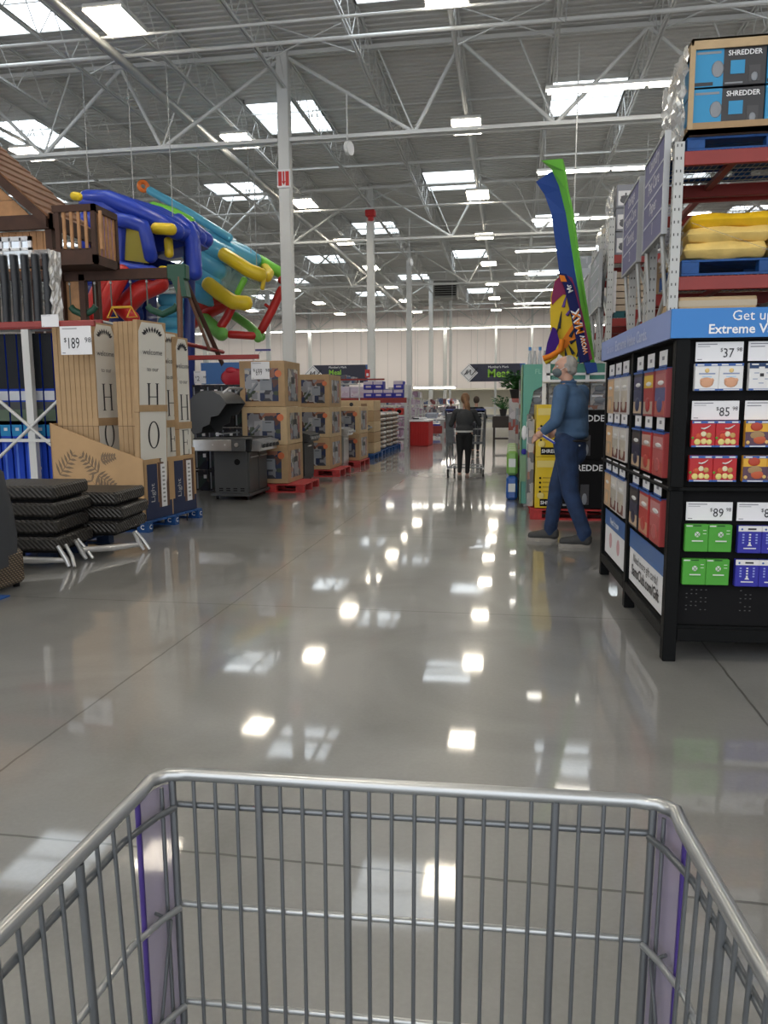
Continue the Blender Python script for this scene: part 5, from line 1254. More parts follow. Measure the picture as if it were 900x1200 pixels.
for p_ in range(3):
    y = 21.4+p_*1.25
    pallet((-3.95, y, 0), 1.0, 1.1, bluep, '%s blue pallet of grey bags' % ['nearest', 'middle', 'farthest'][p_], h=.13)
    for c in range(2):
        for r_ in range(8):
            b = MB(); xx = -3.70-c*.5; b.ell((xx, y, .21+r_*.125), (.27, .52, .085), bagm, 14, 8); tag(b.build('charcoal_bag', loc=(xx, y, .14+r_*.125)), 'grey printed bag, %s layer of the %s %s stack' % (ORD[r_], ('aisle side', 'inner')[c], ['nearest', 'middle', 'farthest'][p_]), 'bag', 'stacked grey bags')
t = thing('pallet_rack', 'grey rack with a red shelf of blue packs beyond the bags', 'rack', (-4.2, 22, 0))
b = MB()
for (x, y) in ((-3.4, 25.0), (-3.4, 26.0), (-6.4, 25.0)): b.box((x, y-.05, 0), (x+.09, y+.05, 2.0), rackg)
b.build('upright', t); b = MB(); b.box((-6.4, 24.9, 1.42), (-3.32, 25.0, 1.58), redm); b.box((-6.4, 24.9, 1.0), (-3.4, 26, 1.03), steel); b.build('beam', t); b = MB(); b.box((-6.4, 25, 1.55), (-3.35, 26, 1.58), steel); b.build('deck', t)
vio = mat('pack_violet', (.03, .03, .30), .35, coat=.4); pinkp = mat('pale_pack', (.55, .48, .58), .4)
for r_ in range(2):
    for c in range(4):
        if r_ == 1 and c == 2: continue
        b = MB(); x = -4.75+c*.33; b.box((x, 25.02, 1.585+r_*.27), (x+.32, 25.5, 1.845+r_*.27), vio, .01); b.box((x+.0, 25.015, 1.74+r_*.27), (x+.3, 25.02, 1.84+r_*.27), pinkp); b.box((x+.08, 25.01, 1.64+r_*.27), (x+.25, 25.015, 1.7+r_*.27), pinkp)
        tag(b.build('blue_pack', loc=(x, 25.1, 1.585+r_*.27)), 'blue and white pack on the red shelf, %s row, %s from the left' % (('lower', 'upper')[r_], ORD[c]), 'pack', 'blue packs on the red shelf')
for c in range(3):
    b = MB(); x = -6.3+c*.55; b.box((x, 25.05, 1.585), (x+.53, 25.6, 1.95), pinkp, .02); b.box((x+.05, 25.045, 1.65), (x+.48, 25.05, 1.8), mosaic('pinkish', [(.5, .4, .5), (.35, .2, .3), (.6, .55, .6)], 10)); tag(b.build('pale_pack', loc=(x, 25.2, 1.585)), 'pale pink wrapped pack at the left of the red shelf, %s' % ORD[c], 'pack', 'pale packs on the red shelf')
for c in range(5):
    b = MB(); x = -4.9+c*.3; b.box((x, 24.95, 1.03), (x+.26, 25.4, 1.25), mat('red_tub', (.5, .03, .02), .4), .02); b.ell((x+.13, 24.95, 1.14), (.08, .01, .07), blackm, 10, 6); tag(b.build('red_tub', loc=(x, 25, 1.03)), 'red pack with a black dot under the red shelf, %s from the left' % ORD[c], 'pack', 'red packs under the shelf')
b = MB(); b.box((-5.6, 24.0, 2.12), (-3.9, 24.1, 2.17), redm); b.tube((-4.7, 24.05, 2.12), (-4.7, 24.05, 0), .02, steel, 6); b.box((-4.5, 24.0, 2.2), (-4.35, 24.03, 2.45), redsign); b.box((-4.46, 23.99, 2.25), (-4.39, 24.0, 2.33), white)
tag(b.build('sign_holder_bar', loc=(-4.7, 24, 0)), 'red sign bar on a pole over the grey bags', 'bar')
# demo table with a red cloth
t = thing('demo_table', 'table under a red cloth with a white top at the aisle edge', 'table', (-2.95, 25.9, 0))
b = MB(); b.box((-3.28, 25.4, .0), (-2.66, 26.9, .80), mat('red_cloth', (.48, .02, .02), .75, bump=.4, bscale=4), .02)
for k in range(7): b.tube((-3.24+k*.09, 25.395, .03), (-3.24+k*.09, 25.395, .75), .012, mat('red_cloth', (0, 0, 0)), 6)
b.build('red_cloth', t); b = MB(); b.box((-3.3, 25.37, .80), (-2.64, 26.95, .86), white, .01); b.build('top', t)
b = MB(); b.box((-3.2, 25.6, .862), (-2.85, 26.2, .93), white, .01); b.box((-3.2, 25.58, .88), (-3.0, 25.6, .92), ink); tag(b.build('sample_tray', loc=(-3.1, 25.9, .86)), 'white tray on the red clothed table', 'tray')
# far displays
random.seed(11)
clut = mosaic('far_goods', [(.30, .28, .30), (.10, .10, .13), (.42, .40, .40), (.18, .05, .05), (.06, .10, .2), (.5, .48, .46)], 5, .5)
pink2 = mosaic('floral_goods', [(.45, .38, .46), (.35, .22, .32), (.55, .52, .58), (.4, .38, .42)], 4, .5)
SPOTS = [(-4.2, 30, 1.1, 1.3, 'pale mixed goods piled beyond the red table'), (-5.4, 32, 1.2, 2.0, 'tall mixed goods behind the blue packs'), (-6.6, 30, 1.2, 2.1, 'tall mixed goods left of the second column'), (-4.6, 35, 1.3, 1.2, 'low mixed goods beyond the pale pile'), (-3.9, 40, 1.2, 1.5, 'mixed goods by the middle of the aisle, left side'), (-6.5, 46, 2.4, 1.9, 'floral patterned wall of goods far down the aisle'), (-9.5, 40, 2, 2.2, 'far goods under the left aisle sign'), (-4.4, 52, 2.0, 1.6, 'distant low goods near the end wall'), (2.4, 30, 1.5, 1.8, 'far goods on the right of the aisle'), (3.5, 45, 2.5, 2.0, 'distant goods at the right end of the aisle')]
for (x, y, w_, h_, lab) in SPOTS:
    t = thing('goods_display', lab, 'display', (x, y, 0))
    b = LB()
    for sx in (-1, 1):
        for sy in (0, 1): b.box((sx*w_/2-.03, sy, 0), (sx*w_/2+.03, sy+.05, h_*.9), rackg)
    n_ = int(h_/.42)
    for i in range(n_+1): b.box((-w_/2, 0, .05+i*.42), (w_/2, 1, .08+i*.42), steel)
    b.build('shelving', t); m = pink2 if 'floral' in lab or 'pale' in lab else clut
    b = LB()
    for i in range(n_+1):
        x0 = -w_/2+.04
        while x0 < w_/2-.12:
            ww = random.uniform(.12, .3); b.box((x0, random.uniform(.0, .06), .08+i*.42), (min(x0+ww, w_/2-.03), .9, .08+i*.42+random.uniform(.2, .36)), m, .01); x0 += ww+.02
    o = b.build('goods', t); o['kind'] = 'stuff'
for i, (x, y) in enumerate(((-3.0, 31), (-3.3, 33.5), (-2.9, 37))):
    b = MB(); b.box((x-.4, y-.3, .75), (x+.4, y+.3, .8), white); 
    for sx in (-.35, .35):
        for sy in (-.25, .25): b.tube((x+sx, y+sy, 0), (x+sx, y+sy, .75), .02, steel2, 6)
    b.box((x-.3, y-.2, .8), (x+.1, y+.2, 1.0), mat('cloth_grey', (.3, .33, .4), .7), .03); b.box((x-.25, y-.2, .2), (x+.3, y+.2, .5), (redm, vio, redm)[i], .02)
    tag(b.build('display_table', loc=(x, y, 0)), ['small white table with goods beyond the red table', 'second small table with goods down the aisle', 'third and farthest small table with goods'][i], 'table')
# ------------------------------------------------------------------ right side of the aisle
yel = mat('box_yellow', (.78, .55, .015), .35, coat=.3, var=.04); orp = mat('orange_print', (.65, .28, .05), .4)
pallet((.85, 9.95, 0), 1.2, 1.1, redp, 'red pallet under the yellow and black shredder cartons', h=.13)
k = 0
# two columns: narrow yellow ends at the aisle corner, black fronts beside them
for r_ in range(2):
    z, h = .14+r_*.62, .615
    t = thing('tall_yellow_carton', 'yellow shredder carton at the aisle corner, %s' % ['bottom of its stack', 'top of its stack'][r_], 'box', (.30, 9.42, z), 0, 'yellow cartons at the aisle corner')
    b = LB(); b.box((0, 0, 0), (.275, 1.0, h), yel, .004); b.build('carton', t)
    b = LB(); b.box((.02, -.003, h*.8), (.23, 0, h*.93), mat('yellow_pale', (.8, .65, .2), .4)); b.box((.06, -.003, .02), (.26, 0, .11), blackm); b.text('SHRED', .06, (.16, -.0035, .045), (1, 0, 0), (0, 0, 1), whiteink, bold=True)
    for i in range(4): b.ell((.06, -.003, h*.32+i*.055), (.014, .003, .014), blackm, 8, 5); b.box((.09, -.003, h*.31+i*.055), (.2, 0, h*.34+i*.055), mat('yellow_dark', (.5, .33, .01), .5))
    b.ell((.07, -.003, .15), (.045, .003, .04), mat('yellow_pale', (.8, .65, .2), .4), 10, 6); b.build('print', t)
for r_ in range(2):
    z = .14+r_*.585
    shredbox(.58, 9.42, z, 'black and yellow shredder carton right of the yellow stack, %s' % ['at the bottom', 'on top'][r_], yel, blackm, orp, .62, .58, 'black shredder cartons on the red pallet', .9, .05)
# pale goods piled on them (small boxes with printed pots)
gmos = mosaic('grey_goods', [(.22, .22, .24), (.35, .35, .36), (.10, .10, .11), (.45, .42, .4), (.3, .14, .1)], 10, .4, coat=.3)
for c in range(4):
    for r_ in range(2):
        b = MB(); x, z = .22+c*.27, 1.36+r_*.15; b.box((x, 10.6, z-1.2 if False else z), (x+.255, 10.9, z+.145), gmos, .004); b.ell((x+.12, 10.595, z+.07), (.07, .008, .045), bgx, 10, 6); b.box((x+.02, 10.595, z+.11), (x+.16, 10.6, z+.13), white)
        tag(b.build('small_carton', loc=(x, 10.6, z)), 'small grey printed carton under the green header, %s row, %s from the left' % (('lower', 'upper')[r_], ORD[c]), 'box', 'small grey cartons under the green header')
b = MB(); b.box((.18, 10.58, .0), (1.35, 11.5, 1.355), gmos, .01); tag(b.build('goods_block', loc=(.7, 11, .12)), 'block of grey printed cartons carrying the small ones', 'display', kind=None)
arch = mat('arch_teal', (.12, .38, .30), .5); archg = mat('arch_green', (.22, .38, .22), .5)
t = thing('header_display', 'mint green arched display header behind the man', 'display', (.6, 11, 0))
b = MB(); b.prism([(0, 0), (.08, 0), (.09, 1.2), (.15, 1.5), (.35, 1.62), (1.05, 1.62), (1.05, 1.85), (0, 1.85)], (.145, 10.52, .05), (1, 0, 0), (0, 0, 1), (0, .03, 0), arch); b.box((.135, 10.52, .05), (.155, 11.5, 1.9), archg); b.build('arch_board', t)
b = MB(); b.text('FLOWERING', .09, (.56, 10.518, 1.775), (1, 0, 0), (0, 0, 1), mat('arch_ink', (.3, .6, .5), .5)); b.text('GARDEN', .07, (.66, 10.518, 1.69), (1, 0, 0), (0, 0, 1), mat('arch_ink', (.3, .6, .5), .5)); b.build('lettering', t)
b = MB(); b.ell((.18, 10.515, 1.0), (.035, .006, .1), white, 10, 6); b.box((.145, 10.5, .35), (.22, 10.515, .7), archg); b.ell((.18, 10.5, .75), (.035, .006, .04), vio, 10, 6); b.build('printed_picture', t)
# clear bottles
clr = mat('clear_plastic', (.6, .66, .7), .15, alpha=.55); cap = mat('cap_blue', (.05, .25, .6), .5)
for i in range(5):
    x, y = .27+.075*i, 12.1+.1*(i % 2)
    t = thing('tall_bottle', 'tall clear bottle above the green header, %s from the left' % ORD[i], 'bottle', (x, y, 1.75), 0, 'tall clear bottles')
    b = LB(); b.lathe([(.034, 0), (.035, .22), (.03, .32), (.018, .40), (.016, .44)], (0, 0, 0), clr, 12); b.build('body', t)
    b = LB(); b.lathe([(.022, 0), (.022, .05)], (0, 0, .43), cap if i in (0, 2) else whiteink, 10); b.build('cap', t)
b = MB(); b.box((.12, 11.75, .0), (1.3, 12.6, 1.745), gmos, .01); tag(b.build('shelf_block', loc=(.7, 12.2, .1)), 'tall block of goods under the clear bottles', 'display')
# items further down the aisle
leafm = mat('leaf_green', (.03, .14, .025), .5, var=.4, vscale=6); potm = mat('pot_black', (.02, .02, .02), .5)
def plant(name, x, y, z, r, n, lab, seed, potr=.12):
    random.seed(seed); t = thing(name, lab, 'plant', (x, y, z))
    b = LB(); b.lathe([(potr*.75, 0), (potr, .2), (potr*1.05, .22)], (0, 0, 0), potm, 14); b.build('pot', t)
    st = LB(); lf = LB()
    for i in range(n):
        a = random.uniform(0, 2*PI); e = random.uniform(.1, 1.3); L_ = r*random.uniform(.5, 1)
        tip = V((math.cos(a)*math.cos(e)*L_, math.sin(a)*math.cos(e)*L_, .22+math.sin(e)*L_*1.1)); base = V((0, 0, .2)); st.tube(base, tip, .006, leafm, 4)
        d = V((math.cos(a+random.uniform(-.6, .6)), math.sin(a+random.uniform(-.6, .6)), random.uniform(-.3, .5))).normalized(); s_ = d.cross(V((0, 0, 1))).normalized(); l = r*.42; w_ = l*.3; up = V((0, 0, l*.12))
        lf.add([tip, tip+d*l*.45+s_*w_+up, tip+d*l, tip+d*l*.45-s_*w_+up, tip+d*l*.5], [(0, 1, 4), (1, 2, 4), (2, 3, 4), (3, 0, 4)], leafm)
    st.build('stem', t); lf.build('leaves', t)
t = thing('plant_stand', 'small dark wooden stand in the aisle holding a leafy plant', 'stand', (-.24, 25.0, 0))
dkw = mat('stand_wood', (.03, .02, .015), .5)
b = LB()
for sx in (-.28, .28):
    for sy in (-.2, .2): b.box((sx-.03, sy-.03, 0), (sx+.03, sy+.03, .95), dkw)
b.box((-.3, -.22, .25), (.3, .22, .3), dkw); b.build('leg_frame', t); b = LB(); b.box((-.33, -.25, .62), (.33, .25, .98), dkw, .01); b.build('planter_box', t)
plant('potted_plant', -.24, 25.0, .98, .42, 50, 'leafy green plant in the dark wooden stand', 3)
plant('potted_plant', .16, 19.2, 1.5, .42, 170, 'bushy dark green plant high on the right of the aisle', 5, .2)
for i, (x0, y0, w_, d_, z0, z1, c, lab, cat) in enumerate((
    (-.05, 18.8, .8, .9, 0, 1.5, (.42, .40, .42), 'tall pale shelf block under the bushy plant', 'display'),
    (.1, 16.6, .9, 1.1, .0, 1.3, (.30, .34, .36), 'grey green goods stack along the right aisle edge', 'display'),
    (.16, 14.3, .9, 1.4, .0, 1.35, (.16, .30, .26), 'teal printed goods stack beyond the green header', 'display'))):
    b = MB(); b.box((x0, y0, z0), (x0+w_, y0+d_, z1), mosaic('mos%d' % i, [c, tuple(v*.6 for v in c), (.5, .48, .46), tuple(min(1, v*1.3) for v in c), (.35, .08, .06)], 5, .4, coat=.3), .02); tag(b.build('goods_stack', loc=(x0+.4, y0+.4, z0)), lab, cat)
random.seed(2)
for i in range(4):
    for j in range(2):
        b = MB(); y = 11.55+i*.62; z = .0+j*.36
        m = mat('bag_blue', (.01, .09, .40), .3, coat=.4) if j == 0 else mat('bag_green', (.20, .40, .08), .3, coat=.4)
        xx = .03; b.box((xx-.08, y-.28, z), (xx+.08, y+.28, z+.35), m, .035); b.box((xx-.083, y-.1, z+.1), (xx-.08, y+.1, z+.24), white, .001); b.box((xx-.05, y-.282, z+.12), (xx+.05, y-.28, z+.24), white, .001)
        tag(b.build('soil_bag', loc=(xx, y, z)), '%s bag on the floor at the right aisle edge, %s from the front' % (('blue', 'green')[j], ORD[i]), 'bag', 'bags at the right aisle edge')
for i, (y, z0, z1, m) in enumerate(((9.55, .14, 1.2, gmos), (9.9, .14, 1.1, mat('pack_teal', (.05, .2, .2), .4)), (10.25, .14, 1.25, gmos))):
    b = MB(); b.box((.21, y, z0), (.29, y+.3, z1), m, .01); b.box((.205, y+.05, z1-.3), (.21, y+.25, z1-.1), white); tag(b.build('slim_carton', loc=(.25, y, z0)), 'slim carton beside the yellow stack, %s from the front' % ORD[i], 'box')
# foam mats and towable standing on a white wire stand
t = thing('wire_stand', 'white wire stand behind the man carrying the tall foam mats', 'stand', (.8, 10.1, 0))
b = MB()
for x in (.45, .7, .95, 1.2): b.box((x, 10.46, 1.65), (x+.05, 10.49, 2.0), whiteink)
for z in (1.75, 1.9): b.box((.4, 10.46, z), (1.27, 10.48, z+.03), whiteink)
for x in (.4, 1.22): b.box((x, 10.45, 0), (x+.05, 10.5, 2.0), whiteink); b.box((x, 9.98 if False else 10.44, 1.6), (x+.05, 10.46, 1.63), whiteink)
b.box((.4, 10.3, 1.66), (1.27, 10.46, 1.69), whiteink); b.build('wire_frame', t)
def mat_(x, pts, hw, th, m1, m2, lab, name):
    """long foam sheet following pts (x,z centre), width across, front face m1, back m2"""
    t = thing(name, lab, 'foam mat', (pts[0][0], pts[0][1], pts[0][2]))
    for mm, s0, s1, nm in ((m1, 0, .5, 'front_layer'), (m2, .5, 1, 'back_layer')):
        b = MB(); n_ = len(pts); vs = []
        for i, (px, py, pz, wx, wy) in enumerate(pts):
            d = V(pts[min(i+1, n_-1)][:3])-V(pts[max(i-1, 0)][:3]); wv = V((wx, wy, 0)); nn = d.cross(wv).normalized()
            if nn.y > 0: nn = -nn
            for sgn in (-1, 1):
                for s_ in (s0, s1): vs.append(V((px, py, pz))+wv*sgn*.5-nn*th*s_)
        fs = [(0, 1, 3, 2), (4*n_-4, 4*n_-2, 4*n_-1, 4*n_-3)]
        for i in range(n_-1):
            a, c = i*4, i*4+4; fs += [(a, a+2, c+2, c), (a+1, c+1, c+3, a+3), (a, c, c+1, a+1), (a+2, a+3, c+3, c+2)]
        b.add(vs, fs, mm, True); b.build(nm, t)
    return t
fb = mat('foam_blue', (.008, .05, .26), .75, bump=.1, bscale=30); fg = mat('foam_green', (.16, .55, .06), .5)
G18 = lambda px, py, Y=10.2: P18(px, py, 0, Y)
def strip(cols, name, lab, thick):
    t = thing(name, lab, 'foam mat', G18(685, 440, 10.35))
    for nm, m, L_, R_, dy0, dy1 in cols:
        b = MB(); n_ = len(L_); vs = []
        for i in range(n_):
            a = P18(L_[i][0], L_[i][1], 0, 10.35+dy0[i]); c = P18(R_[i][0], R_[i][1], 0, 10.35+dy1[i]); nn = V((c-a)); nn = V((-nn.y, nn.x, 0)).normalized()
            if nn.y < 0: nn = -nn
            vs += [a, c, a+nn*thick, c+nn*thick]
        fs = [(0, 1, 3, 2), (4*n_-4, 4*n_-2, 4*n_-1, 4*n_-3)]
        for i in range(n_-1):
            a, c = i*4, i*4+4; fs += [(a, c, c+1, a+1), (a+2, a+3, c+3, c+2), (a, a+2, c+2, c), (a+1, c+1, c+3, a+3)]
        b.add(vs, fs, m, False); b.build(nm, t)
    return t
blueL = [(628, 213), (638, 228), (646, 250), (653, 300), (658, 340), (668, 390), (677, 425)]
blueR = [(649, 199), (657, 222), (663, 250), (671, 300), (678, 340), (686, 390), (692, 425)]
grnL = [(634, 188), (646, 198), (655, 218), (663, 250), (671, 300), (684, 380), (692, 428)]
grnR = [(658, 186), (661, 200), (664, 222), (670, 250), (677, 300), (690, 380), (698, 430)]
strip([('blue_layer', fb, blueL, blueR, [.1, .1, .05, 0, 0, 0, 0], [.0]*7)], 'foam_mat', 'tall dark blue foam mat curling over at the top', .03)
strip([('green_layer', fg, grnL, grnR, [0, 0, 0, 0, 0, 0, 0], [-.22, -.2, -.15, -.12, -.1, -.05, 0])], 'foam_mat', 'bright green foam mat standing against the dark blue one', .03)
# towable tube
tw = {k_: mat('tow_'+k_, c, .6, spec=.2) for k_, c in dict(purple=(.05, .01, .20), maroon=(.25, .03, .10), yellow=(.72, .50, .03), orange=(.75, .22, .02), navy=(.008, .012, .10), dark=(.02, .03, .05), teal=(.05, .25, .22), violet=(.12, .06, .3)).items()}
t = thing('towable_tube', 'colourful towable water tube with orange and white lettering, leaning upright', 'towable', G18(680, 430, 10.0))
def poly(m, pts, dy, nm, th=.04, bb=None):
    b = bb or MB(); A_ = [P18(x, y, dy, 10.0) for x, y in pts]; n_ = len(A_); B_ = [p_+V((0, th, 0)) for p_ in A_]
    b.add(A_+B_, [tuple(range(n_))[::-1], tuple(range(n_, 2*n_))]+[(i, n_+i, n_+(i+1) % n_, (i+1) % n_) for i in range(n_)], m)
    if bb is None: b.build(nm, t)
    return b
poly(tw['yellow'], [(646, 345), (651, 328), (657, 323), (664, 330), (672, 360), (680, 395), (684, 425), (670, 424), (652, 412), (646, 395), (645, 365)], 0, 'face_panel', .1)
b = MB(); poly(tw['maroon'], [(646, 350), (650, 330), (657, 323), (665, 332), (669, 347), (660, 345), (652, 352), (647, 358)], -.01, '', .01, b); poly(tw['orange'], [(668, 384), (675, 375), (680, 400), (670, 400), (660, 412), (652, 408)], -.01, '', .01, b)
for (x0, y0, x1, y1) in ((660, 360, 664, 345), (664, 370, 672, 358), (655, 385, 658, 365), (648, 400, 656, 380), (668, 395, 676, 380), (668, 402, 678, 396), (672, 415, 666, 404), (677, 418, 680, 402), (664, 420, 662, 408), (656, 412, 659, 402)): 
    b.tube(P18(x0, y0, -.015, 10.0), P18(x1, y1, -.015, 10.0), .022, tw['dark'] if y0 > 375 else tw['violet'], 5, r2=.004)
poly(tw['teal'], [(681, 392), (684, 425), (676, 424), (679, 405)], -.012, '', .01, b); b.build('palm_print', t)
poly(tw['navy'], [(655, 321), (663, 322), (671, 334), (678.5, 362), (686, 400), (690, 422), (679, 426), (675, 400), (669, 370), (662, 340)], -.06, 'side_band', .16)
poly(tw['maroon'], [(664, 323), (670, 326), (675, 340), (682, 366), (690, 402), (694, 421), (690, 423), (686, 400), (678.5, 362), (671, 334)], -.03, 'side_band', .12)
b = MB(); poly(tw['orange'], [(655, 323), (661, 324), (664, 331), (657, 331)], -.065, '', .01, b)
import itertools
def wtext(s_, px0, py0, px1, py1, size, m, out=None):
    a = P18(px0, py0, -.075, 10.0); c = P18(px1, py1, -.075, 10.0); u_ = (c-a).normalized(); w_ = V((0, -1, 0)).cross(u_)*-1
    w_ = (V((-1, 0, 0)) + u_*u_.x).normalized()
    if out: b.text(s_, size*1.12, a-w_*size*.04, u_, w_, out, 'L', True)
    b.text(s_, size, a-V((0, .004, 0)), u_, w_, m, 'L', True)
wtext('MAX', 683.5, 390, 673, 345, .125, tw['orange'], whiteink); wtext('WOW', 688.5, 415, 684, 394, .072, tw['orange'], whiteink); wtext('Mr', 671, 342, 666, 330, .085, whiteink)
b.build('lettering', t)
poly(tw['purple'], [(647, 384), (651, 386), (655, 400), (656, 413), (638, 420), (641, 402)], -.1, 'flap', .06)
b = MB(); b.path([P18(658, 399, -.13, 10.0), P18(656, 411, -.13, 10.0), P18(645, 418, -.13, 10.0), P18(636, 421, -.13, 10.0)], .035, tw['orange'], 8); b.path([P18(657, 404, -.1, 10.0), P18(650, 418, -.1, 10.0), P18(638, 425, -.1, 10.0)], .03, tw['yellow'], 8); b.build('flap_piping', t)
poly(fb, [(684, 425), (698, 425), (700, 436), (688, 438)], -.05, 'bottom_bag', .1)

# ------------------------------------------------------------------ people
def hand(name, wrist, fdir, pdir, thumb, size, m, parent, curl=.6):
    """palm plus five bent fingers; fdir along the fingers, pdir where the palm faces, thumb side"""
    w, fd, pd = V(wrist), V(fdir).normalized(), V(pdir).normalized(); sd = V(thumb).normalized(); s = size
    pr = [('e', w+fd*.045*s, (.034*s, .034*s, .034*s)), ('c', w, .026*s, w+fd*.05*s, .028*s)]
    for i, (o, l) in enumerate(((.030, .070), (.010, .078), (-.010, .072), (-.028, .058))):
        b0 = w+fd*.075*s+sd*o*s; k = w+fd*(.075+l*.45)*s+sd*o*s*1.1+pd*.008*s; e = k+(fd*(1-curl)+pd*curl).normalized()*l*.55*s
        pr += [('c', w+fd*.04*s+sd*o*.8*s, .011*s, b0, .010*s), ('c', b0, .0095*s, k, .009*s), ('c', k, .009*s, e, .0075*s)]
    t0 = w+fd*.025*s+sd*.03*s; t1 = t0+(sd*.7+fd*.6+pd*.3).normalized()*.035*s; t2 = t1+(fd*.8+pd*.5+sd*.2).normalized()*.03*s
    pr += [('c', t0, .013*s, t1, .011*s), ('c', t1, .0105*s, t2, .009*s)]
    return blob(name, pr, m, parent, .004*s, 2)
skin = mat('skin', (.52, .30, .22), .5, var=.05, vscale=20); ghair = mat('grey_hair', (.32, .31, .29), .7, bump=.5, bscale=60); denim = mat('denim', (.014, .036, .10), .8, var=.35, vscale=7, bump=.8, bscale=7)
shirt = mat('chambray', (.055, .115, .22), .8, var=.15, vscale=7, bump=.9, bscale=6); belt = mat('belt', (.012, .01, .01), .5); mask = mat('grey_mask', (.10, .13, .14), .7); shoe = mat('shoe_grey', (.05, .05, .05), .7); sole = mat('shoe_sole', (.30, .28, .25), .6)
MP = thing('person', 'grey haired man in a denim shirt and jeans walking left with a face mask', 'person', (.53, 7.8, 0))
lS, rS = V((.475, 7.70, 1.50)), V((.69, 7.98, 1.50)); lH, rH = V((.535, 7.76, 1.0)), V((.60, 7.90, 1.0))
lK, rK, lA, rA = V((.585, 7.70, .53)), V((.47, 7.93, .55)), V((.735, 7.62, .10)), V((.42, 7.93, .10))
HC = V((.515, 7.82, 1.735))
body = [('c', (.555, 7.83, 1.5), .062, (.535, 7.82, 1.64), .055), ('e', (.58, 7.84, 1.35), (.12, .14, .2)), ('e', (.59, 7.84, 1.08), (.13, .14, .13)), ('e', HC+V((.012, 0, .025)), (.098, .075, .088)), ('e', HC+V((-.03, 0, -.04)), (.062, .055, .075)), ('e', HC+V((-.02, 0, -.085)), (.05, .045, .035)), ('c', HC+V((-.09, -.002, .012)), .012, HC+V((-.112, -.002, -.022)), .015), ('e', HC+V((-.07, 0, .04)), (.03, .055, .02)),
        ('c', HC+V((.01, -.073, -.0)), .016, HC+V((.012, -.078, -.035)), .012), ('c', HC+V((.01, .073, -.0)), .016, HC+V((.012, .078, -.035)), .012)]
for S_, E_, W_ in ((lS, V((.43, 7.62, 1.22)), V((.305, 7.66, 1.11))), (rS, V((.70, 8.10, 1.22)), V((.50, 8.14, 1.10)))): body += [('c', V((.56, 7.84, 1.47)), .05, S_, .05), ('c', S_, .05, E_, .042), ('c', E_, .04, W_, .028)]
for h_, k_, a_ in ((lH, lK, lA), (rH, rK, rA)): body += [('c', h_, .09, k_, .06), ('c', k_, .058, a_, .04), ('c', a_, .040, a_+V((-.10, .01, -.06)), .022)]
blob('body', body, skin, MP, .011, 3)
sh = [('e', (.585, 7.84, 1.36), (.155, .175, .2)), ('e', (.60, 7.84, 1.15), (.16, .165, .14)), ('e', (.595, 7.84, 1.085), (.168, .172, .065)), ('e', (.575, 7.84, 1.48), (.12, .16, .08)), ('c', (.57, 7.835, 1.50), .085, (.552, 7.83, 1.585), .066), ('c', (.56, 7.80, 1.5), .07, (.50, 7.74, 1.5), .07), ('c', (.58, 7.88, 1.5), .07, (.66, 7.95, 1.5), .07), ('c', (.66, 7.85, 1.33), .09, (.66, 7.86, 1.14), .1), ('c', (.55, 7.80, 1.44), .09, lS, .075), ('c', (.6, 7.9, 1.44), .09, rS, .075)]
for S_, E_, W_ in ((lS, V((.43, 7.62, 1.22)), V((.325, 7.655, 1.13))), (rS, V((.70, 8.10, 1.22)), V((.53, 8.13, 1.12)))): sh += [('c', S_, .078, E_, .062), ('c', E_, .062, W_, .046)]
blob('denim_shirt', sh, shirt, MP, .011, 5)
b = MB(); b.path([V((.55, 7.83, 1.585))+V((.068*math.cos(a), .062*math.sin(a), .012)) for a in [2*PI*i/16 for i in range(16)]], .012, shirt, 8, closed=True); b.build('collar', MP)
je = [('e', (.587, 7.84, .98), (.155, .165, .13)), ('e', (.60, 7.845, .90), (.145, .15, .13)), ('c', (.57, 7.77, .98), .12, (.61, 7.9, .98), .12), ('c', lH, .125, lK, .085), ('c', lK, .083, lA+V((-.01, 0, .04)), .068), ('c', rH, .12, rK, .083), ('c', rK, .08, rA+V((0, 0, .04)), .068), ('c', lA+V((-.01, 0, .05)), .07, lA+V((-.03, 0, -.01)), .06), ('c', rA+V((0, 0, .05)), .07, rA+V((-.01, 0, -.01)), .06)]
blob('jeans', je, denim, MP, .011, 4)
b = MB(); b.path([V((.59, 7.84, 1.03))+V((.158*math.cos(a), .166*math.sin(a), 0)) for a in [2*PI*i/24 for i in range(24)]], .019, belt, 8, closed=True, flat=.6); b.build('belt', MP)
b = MB(); b.ell((.52, 7.665, .99), .009, silver, 8, 6); b.ell((.66, 7.675, .985), .009, silver, 8, 6); b.build('rivet', MP)
hr = [('e', HC+V((.036, 0, .03)), (.082, .079, .089)), ('e', HC+V((.06, 0, -.03)), (.055, .068, .05)), ('c', HC+V((-.0, -.072, .02)), .018, HC+V((.03, -.07, -.03)), .02), ('c', HC+V((-.0, .072, .02)), .018, HC+V((.03, .07, -.03)), .02)]
blob('hair', hr, ghair, MP, .008, 3)
b = MB()
for s_ in (-1, 1):
    e_ = HC+V((-.078, s_*.034, .012)); b.ell(e_, (.012, .014, .008), whiteink, 10, 6); b.ell(e_+V((-.008, 0, 0)), (.006, .006, .006), ink, 8, 6); b.tube(e_+V((-.008, -.018, .022)), e_+V((-.008, .018, .024)), .005, ghair, 6)
b.build('eyes', MP)
fm_ = blob('face_mask', [('e', HC+V((-.062, 0, -.048)), (.055, .064, .05)), ('e', HC+V((-.085, 0, -.04)), (.04, .03, .036))], mask, MP, .007, 2)
b = MB()
for s_ in (-1, 1): b.path([HC+V((-.05, s_*.066, -.025)), HC+V((-.01, s_*.078, -.0)), HC+V((.022, s_*.084, .0)), HC+V((.02, s_*.082, -.035))], .0025, whiteink, 5)
